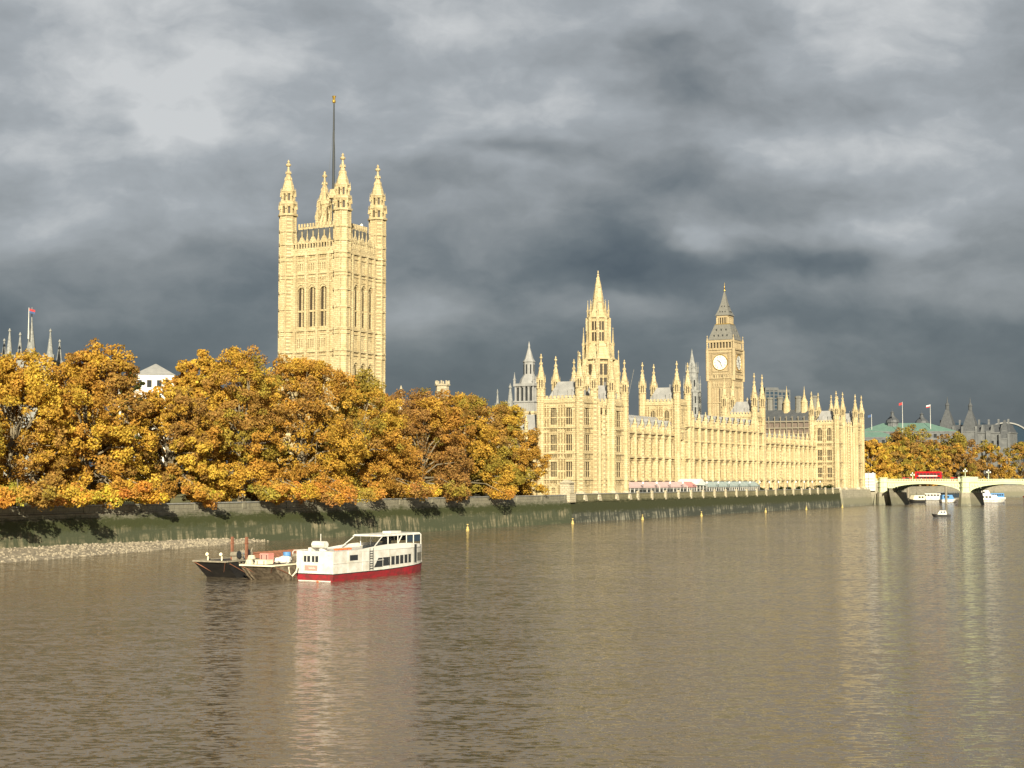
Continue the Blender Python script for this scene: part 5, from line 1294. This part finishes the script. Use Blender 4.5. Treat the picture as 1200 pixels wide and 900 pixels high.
# pontoon and piles under the arch
PO=thing('pier_pontoon','floating landing stage with a flat roof seen through both bridge arches','pontoon',(228,796,0),R(55))
mb=MB('bleached_iron'); mb.box(0,80,-3,3,-.3,.9); mb.build('deck',PO)
mb=MB('lead_roof'); mb.box(4,76,-2.6,2.6,3.9,4.2); mb.build('roof',PO)
mb=MB('dark_metal')
for k in range(19): 
    for y in (-2.4,2.4): mb.box(4+k*4-.1,4+k*4+.1,y-.1,y+.1,.9,3.9)
mb.build('post',PO)
mb=MB('glass_blue'); 
for k in range(14): mb.box(6+k*5,9.6+k*5,-2.3,2.3,.9,3.3)
mb.build('shelter',PO)
for x,y,lb in ((182.,680,'under the left arch near the abutment'),(199.4,680,'under the left arch near the middle pier')):
    mb=MB('bleached_iron'); mb.pr(10,0,0,.55,.55,-1,8.2); mb.pr(10,0,0,.7,.7,7.9,8.4); o=mb.build('mooring_pile'); tag(o,'tall pale mooring pile '+lb,'pile','pale mooring piles'); o.location=(x,y,0)

# ================================================================== DISTANT BUILDINGS
def wbox(o,mb,x0,x1,y0,y1,z0,z1): mb.box(x0,x1,y0,y1,z0,z1)
def block(name,label,cat,loc,rz,Lx,Ly,H,wallm,roofm,floors,nx,ny,roof='flat',rh=4.,glass='glass_dark',extra=None):
    """local: front face is y=0 (towards -y), x across"""
    o=thing(name,label,cat,loc,rz); mb=MB(wallm); T=lambda s,d,z:(s,-d,z); T2=lambda s,d,z:(-d,s,z); fh=H/floors; ws=[];ws2=[]
    for f in range(floors):
        for i in range(nx): c=Lx*(i+.5)/nx; ws.append((c-Lx/nx*.24,c+Lx/nx*.24,f*fh+fh*.28,f*fh+fh*.78))
        for i in range(ny): c=Ly*(i+.5)/ny; ws2.append((c-Ly/ny*.24,c+Ly/ny*.24,f*fh+fh*.28,f*fh+fh*.78))
    gridwall(mb,T,0,Lx,0,H,ws,.3); gridwall(mb,T2,0,Ly,0,H,ws2,.3)
    mb.face([(Lx,0,0),(Lx,Ly,0),(Lx,Ly,H),(Lx,0,H)]); mb.face([(0,Ly,0),(Lx,Ly,0),(Lx,Ly,H),(0,Ly,H)]); mb.box(-.3,Lx+.3,-.3,Ly+.3,H,H+.6); mb.box(-.2,Lx+.2,-.25,Ly+.2,H-fh-.2,H-fh+.1); mb.build('wall',o)
    for f in range(floors):      # one window row per floor
        mb=MB(glass)
        for w in ws[f*nx:(f+1)*nx]: mb.face([T(w[0],-.28,w[2]),T(w[1],-.28,w[2]),T(w[1],-.28,w[3]),T(w[0],-.28,w[3])])
        for w in ws2[f*ny:(f+1)*ny]: mb.face([T2(w[0],-.28,w[2]),T2(w[1],-.28,w[2]),T2(w[1],-.28,w[3]),T2(w[0],-.28,w[3])])
        mb.build('window_row',o)
    mb=MB(roofm)
    if roof=='hip': i_=min(Lx,Ly)*.42; mb.hexa([(0,0,H+.6),(Lx,0,H+.6),(Lx,Ly,H+.6),(0,Ly,H+.6),(i_,i_,H+rh),(Lx-i_,i_,H+rh),(Lx-i_,Ly-i_,H+rh),(i_,Ly-i_,H+rh)])
    elif roof=='pyramid': mb.hexa([(-.5,-.5,H+.6),(Lx+.5,-.5,H+.6),(Lx+.5,Ly+.5,H+.6),(-.5,Ly+.5,H+.6)]+[(Lx/2+a,Ly/2+b_,H+rh) for a,b_ in ((-.2,-.2),(.2,-.2),(.2,.2),(-.2,.2))])
    else: mb.box(1,Lx-1,1,Ly-1,H+.6,H+1.6); mb.box(Lx*.3,Lx*.6,Ly*.3,Ly*.7,H+1.6,H+3.4)
    mb.build('roof',o); return o
# offices beyond the trees: green copper roof
b1=block('office_building','pale stone office block with a green copper roof right of the far pavilion','building',(222,950,6),R(-12),62,40,35,'portland_stone','copper_green',7,16,8,'hip',6.5)
block('office_building','lower pale stone wing with dark openings beside the far pavilion','building',(205,900,6),R(-12),30,24,30,'portland_stone','copper_green',6,8,6,'hip',4)
def cupola(x,y,z,r,h,label,m1='portland_stone',m2='slate',flag=False):
    mb=MB(m1,m2); mb.pr(8,0,0,r,r,-12,h*.15); mb.use(m2); mb.lathe([(r*1.25,h*.15),(r*1.1,h*.3),(r*.5,h*.5),(r*.28,h*.62),(r*.28,h*.72),(r*.4,h*.74),(.1,h*.85),(.05,h)],8,0,0)
    o=mb.build('cupola'); tag(o,label,'cupola'); o.location=(x,y,z)
cupola(247,958,46,3.6,11,'left dark cupola on the green-roofed offices'); cupola(268,965,46,3.6,10,'right dark cupola on the green-roofed offices')
def flagpole(x,y,z,h,cl,label,w=2.2,dirx=-1):
    o=thing('flagpole',label,'flagpole',(x,y,z)); mb=MB('white_paint'); mb.tube([(0,0,0),(0,0,h)],[.22,.1],6); mb.build('pole',o)
    mb=MB(*cl)
    for k,c in enumerate(cl):
        mb.use(c); n=5
        for i in range(n):
            a,b_=i/n,(i+1)/n; f=lambda q:(dirx*w*q,.25*math.sin(q*6),h-.3-.6*q-(k/len(cl))*1.5)
            p,q=f(a),f(b_); hh=1.5/len(cl); mb.hexa([p,q,(q[0],q[1]+.05,q[2]),(p[0],p[1]+.05,p[2]),(p[0],p[1],p[2]-hh),(q[0],q[1],q[2]-hh),(q[0],q[1]+.05,q[2]-hh),(p[0],p[1]+.05,p[2]-hh)])
    mb.build('flag',o)
flagpole(232,952,36,17,['cloth_blue'],'flagpole with a dark flag nearest the far pavilion',2.4)
flagpole(247.5,935,36,24,['cloth_red'],'thin flagpole with a dark red flag left of the cupolas',2.2)
flagpole(268,945,36,23,['dial_white','cloth_red'],'flagpole with a pale flag right of the left cupola',2.6)
# turreted mansion block with steep slate roofs
WC=thing('mansion_block','turreted stone mansion block with steep slate roofs above the rust trees','building',(300,1165,6),R(-30))
mb=MB('portland_stone'); T=lambda s,d,z:(s,-d,z); ws=[(c,c+1.7,z,z+2.6) for z in np.arange(4,36,4.6) for c in np.arange(24,88,4.)]; gridwall(mb,T,22,90,0,40,ws,.4); mb.box(22,90,.5,26,0,39.9)
for c in np.arange(26,88,12): mb.box(c-1.8,c+1.8,-1.4,0,0,42)
mb.box(21.6,90.4,-.6,26,40,40.8); mb.build('wall',WC)
for z in sorted({w[2] for w in ws}):
    mb=MB('glass_dark')
    for w in ws:
        if w[2]==z: mb.face([T(w[0],-.38,w[2]),T(w[1],-.38,w[2]),T(w[1],-.38,w[3]),T(w[0],-.38,w[3])])
    mb.build('window_row',WC)
mb=MB('slate'); mb.hexa([(22,0,40.8),(90,0,40.8),(90,25,40.8),(22,25,40.8),(24,7,47),(88,7,47),(88,18,47),(24,18,47)]); mb.build('roof',WC)
def wtower(x,zr,zt,w,lant=True):
    mb=MB('portland_stone'); mb.box(x-w,x+w,-2,2*w-2,0,zr); mb.box(x-w-.3,x+w+.3,-2.3,2*w-1.7,zr-1,zr)
    for s in (-1,1): mb.box(x+s*w-.8,x+s*w+.8,-2.6,-1,20,zr+3.5)
    mb.build('tower',WC)
    mb=MB('slate'); mb.lathe([(w*1.42,zr),(w*1.2,zr+(zt-zr)*.35),(w*.35,zr+(zt-zr)*.97),(w*.3,zt)],4,x,w-2,math.pi/4)
    if lant: mb.pr(8,x,w-2,1.4,1.4,zt,zt+3.4); mb.lathe([(1.9,zt+3.4),(.5,zt+6),(.12,zt+10)],8,x,w-2)
    mb.build('tower_roof',WC)
for x,zr,zt,w,l in ((27,36,50,5.,False),(42.5,42,59,5.5,True),(60,42,58,5.2,True),(86,36,50,3.2,False)): wtower(x,zr,zt,w,l)
for x in np.arange(33,88,7.3):
    mb=MB('portland_stone'); mb.hexa([(x-1.6,-.4,40.8),(x+1.6,-.4,40.8),(x+1.6,4,40.8),(x-1.6,4,40.8),(x-.3,-.4,46.4),(x+.3,-.4,46.4),(x+.3,4,46.4),(x-.3,4,46.4)]); mb.box(x+2.4,x+3.6,8,10,44,51); mb.build('gable',WC)
# station offices: big curved roofs with white rims
ST=thing('station_building','modern dark glass building with white-rimmed arched roof at the right','building',(420,1330,6),R(-25))
def archroof(x,rad,z,dep):
    mb=MB('glass_blue'); n=18; P0=[(x+rad*math.cos(math.pi*i/n),z+rad*.8*math.sin(math.pi*i/n)) for i in range(n+1)]
    for (a,za),(b_,zb) in zip(P0,P0[1:]): mb.face([(a,0,za),(b_,0,zb),(b_,dep,zb),(a,dep,za)])
    mb.face([(p[0],.2,p[1]) for p in P0]); mb.face([(p[0],dep,p[1]) for p in P0]); mb.build('vault',ST)
    mb=MB('lead_roof'); P1=[(x+(rad+1.1)*math.cos(math.pi*i/n),z+(rad*.8+1.1)*math.sin(math.pi*i/n)) for i in range(n+1)]
    for i in range(n): a,b_,c,d=P0[i],P0[i+1],P1[i+1],P1[i]; mb.hexa([(a[0],-.8,a[1]),(b_[0],-.8,b_[1]),(b_[0],.8,b_[1]),(a[0],.8,a[1]),(d[0],-.8,d[1]),(c[0],-.8,c[1]),(c[0],.8,c[1]),(d[0],.8,d[1])])
    mb.build('arch_rim',ST)
archroof(24,21,38,40); 
mb=MB('glass_blue','portland_stone'); mb.box(-26,3,2,40,0,56); mb.box(-8,10,-4,30,0,48); mb.box(3,90,4,40,0,38); mb.use('portland_stone')
for k in range(9): mb.box(-26.1,3.1,1.8,1.98,20+k*4,20.7+k*4)
mb.build('glass_wall',ST)
ST2=thing('station_building','second lower white-rimmed glass arch cut by the right picture edge','building',(472,1290,6),R(-25)); _k=ST; ST=ST2; archroof(12,17,24,40); mb=MB('glass_blue'); mb.box(-4,60,4,38,0,24); mb.build('glass_wall',ST2)
# dark office with tall chimneys behind the far wing
PH=pthing('office_building','brown roofed office with tall metal chimneys behind the far palace wing','building',352,40,6)
mb=MB('scaffold_brown'); mb.box(0,40,0,46,0,33); mb.build('wall',PH)
mb=MB('slate','bleached_iron'); mb.box(-.5,40.5,-.5,46.5,33,34); mb.hexa([(0,0,34),(40,0,34),(40,46,34),(0,46,34),(6,6,39.5),(34,6,39.5),(34,40,39.5),(6,40,39.5)]); mb.use('bleached_iron')
for z in (27,30,33.2): mb.box(-.8,-.3,-1,47,z,z+.6)
for k in range(16): mb.box(-.9,-.2,k*3,k*3+.3,20,36)
mb.build('roof',PH)
for x,y in ((6,44),(8,36),(10,30),(8,24),(6,14),(6,6)):
    mb=MB('iron_roof'); mb.lathe([(2.6,33),(1.6,40),(1.5,45),(1.8,45.3),(1.8,46),(.8,46.4)],8,x,y); mb.build('chimney',PH)
for y,h_ in ((20,51.5),(11,51)):
    mb=MB('stone'); mb.pr(8,6,y,2.2,1.6,36,43); mb.lathe([(1.9,43),(.9,45),(.4,47),(.05,h_)],8,6,y); mb.build('stone_finial',PH)
def glass_tower(x,y,wx,wy,z,label,cap=True):
    o=thing('tower_block',label,'building',(x,y,6),R(5)); mb=MB('glass_blue'); mb.box(0,wx,0,wy,0,z-6); mb.build('glass_wall',o)
    mb=MB('slate'); 
    for k in range(int(z/3.6)): mb.box(-.15,wx+.15,-.25,wy+.15,k*3.6,k*3.6+.9)
    for q in (0,.33,.66,1): mb.box(q*wx-.6,q*wx+.6,-.5,.2,0,z-6)
    mb.box(-.5,wx+.5,-.6,wy+.4,z-6,z-3.5); mb.build('floor_band',o)
glass_tower(258,1500,13,22,101,'dark glass tower block, left of the pair behind the palace'); glass_tower(273,1512,12,22,100,'dark glass tower block, right of the pair behind the palace')
# abbey-like church top above the trees at left
AB=thing('abbey_tower','grey gothic church tower tops above the leftmost trees','church',(-193,514,1.5),R(4))
mb=MB('stone_grey','glass_dark'); T=lambda s,d,z:(s,-d,z)
for x0,w in ((0,12),(17,14)):
    mb.use('stone_grey'); mb.box(x0,x0+w,0,w,0,52)
    for z in (44,47.5,51.5): mb.box(x0-.3,x0+w+.3,-.3,w+.3,z,z+.5)
    for k in range(int(w/1.4)): mb.box(x0+k*1.4+.2,x0+k*1.4+.9,-.15,.3,52,53.2)
    for k in range(3): 
        mb.use('stone_grey'); mb.box(x0+w*(k+.5)/3-w*.12-.15,x0+w*(k+.5)/3+w*.12+.15,-.2,0,35,49.6); mb.use('glass_dark'); mb.box(x0+w*(k+.5)/3-w*.1,x0+w*(k+.5)/3+w*.1,-.26,-.2,36,46.6)
mb.use('stone_grey'); mb.box(11.5,17.5,4,10,0,47); mb.build('wall',AB)
for x0,w in ((0,12),(17,14)):
    for x,y in ((0,0),(w,0),(0,w),(w,w)):
        mb=MB('stone_grey'); pinnacle(mb,x0+x,y,44,18.5 if y==0 or x==0 else 16,1.25,8); mb.build('pinnacle',AB)
mb=MB('stone_grey'); mb.lathe([(1.8,50),(1.4,56),(.6,62),(.18,66),(.12,70)],8,24.5,0); mb.build('flag_turret',AB)
flagpole(-168.6,512.5,60,11,['cloth_red','cloth_blue'],'flagpole with a dark flag on the church tower at left',2.2,1)
block('white_building','white building with a low pyramid roof showing above the thin tree','building',(-121.5,474,6),R(10),12.5,12.5,38.2,'white_paint','lead_roof',8,4,4,'pyramid',4.6)
mb=MB('white_paint'); mb.lathe([(.5,0),(.5,2),(.8,2.2),(.5,2.5),(.75,3.2),(.4,3.9),(.05,4.4)],8,0,0); mb.pr(6,0,0,.5,.5,-38,0); o=mb.build('finial_post'); tag(o,'small white ball-topped post left of the evergreen tree','finial'); o.location=(-125,470,39.3)
# crane
CR=thing('crane','dark thin crane jib leaning right of the tall stone spire','crane',(68.5,900,6))
mb=MB('dark_metal')
for s in (-1,1): mb.tube([(0,s*.6,0),(0,s*.6,45)],.3,4); mb.tube([(0,s*.6,44),(6,s*.3,72)],.28,4)
for k in range(14): mb.tube([(k*.43,-.6,44+k*2),(k*.43+.43,.6,46+k*2)],.15,3)
mb.build('jib',CR)
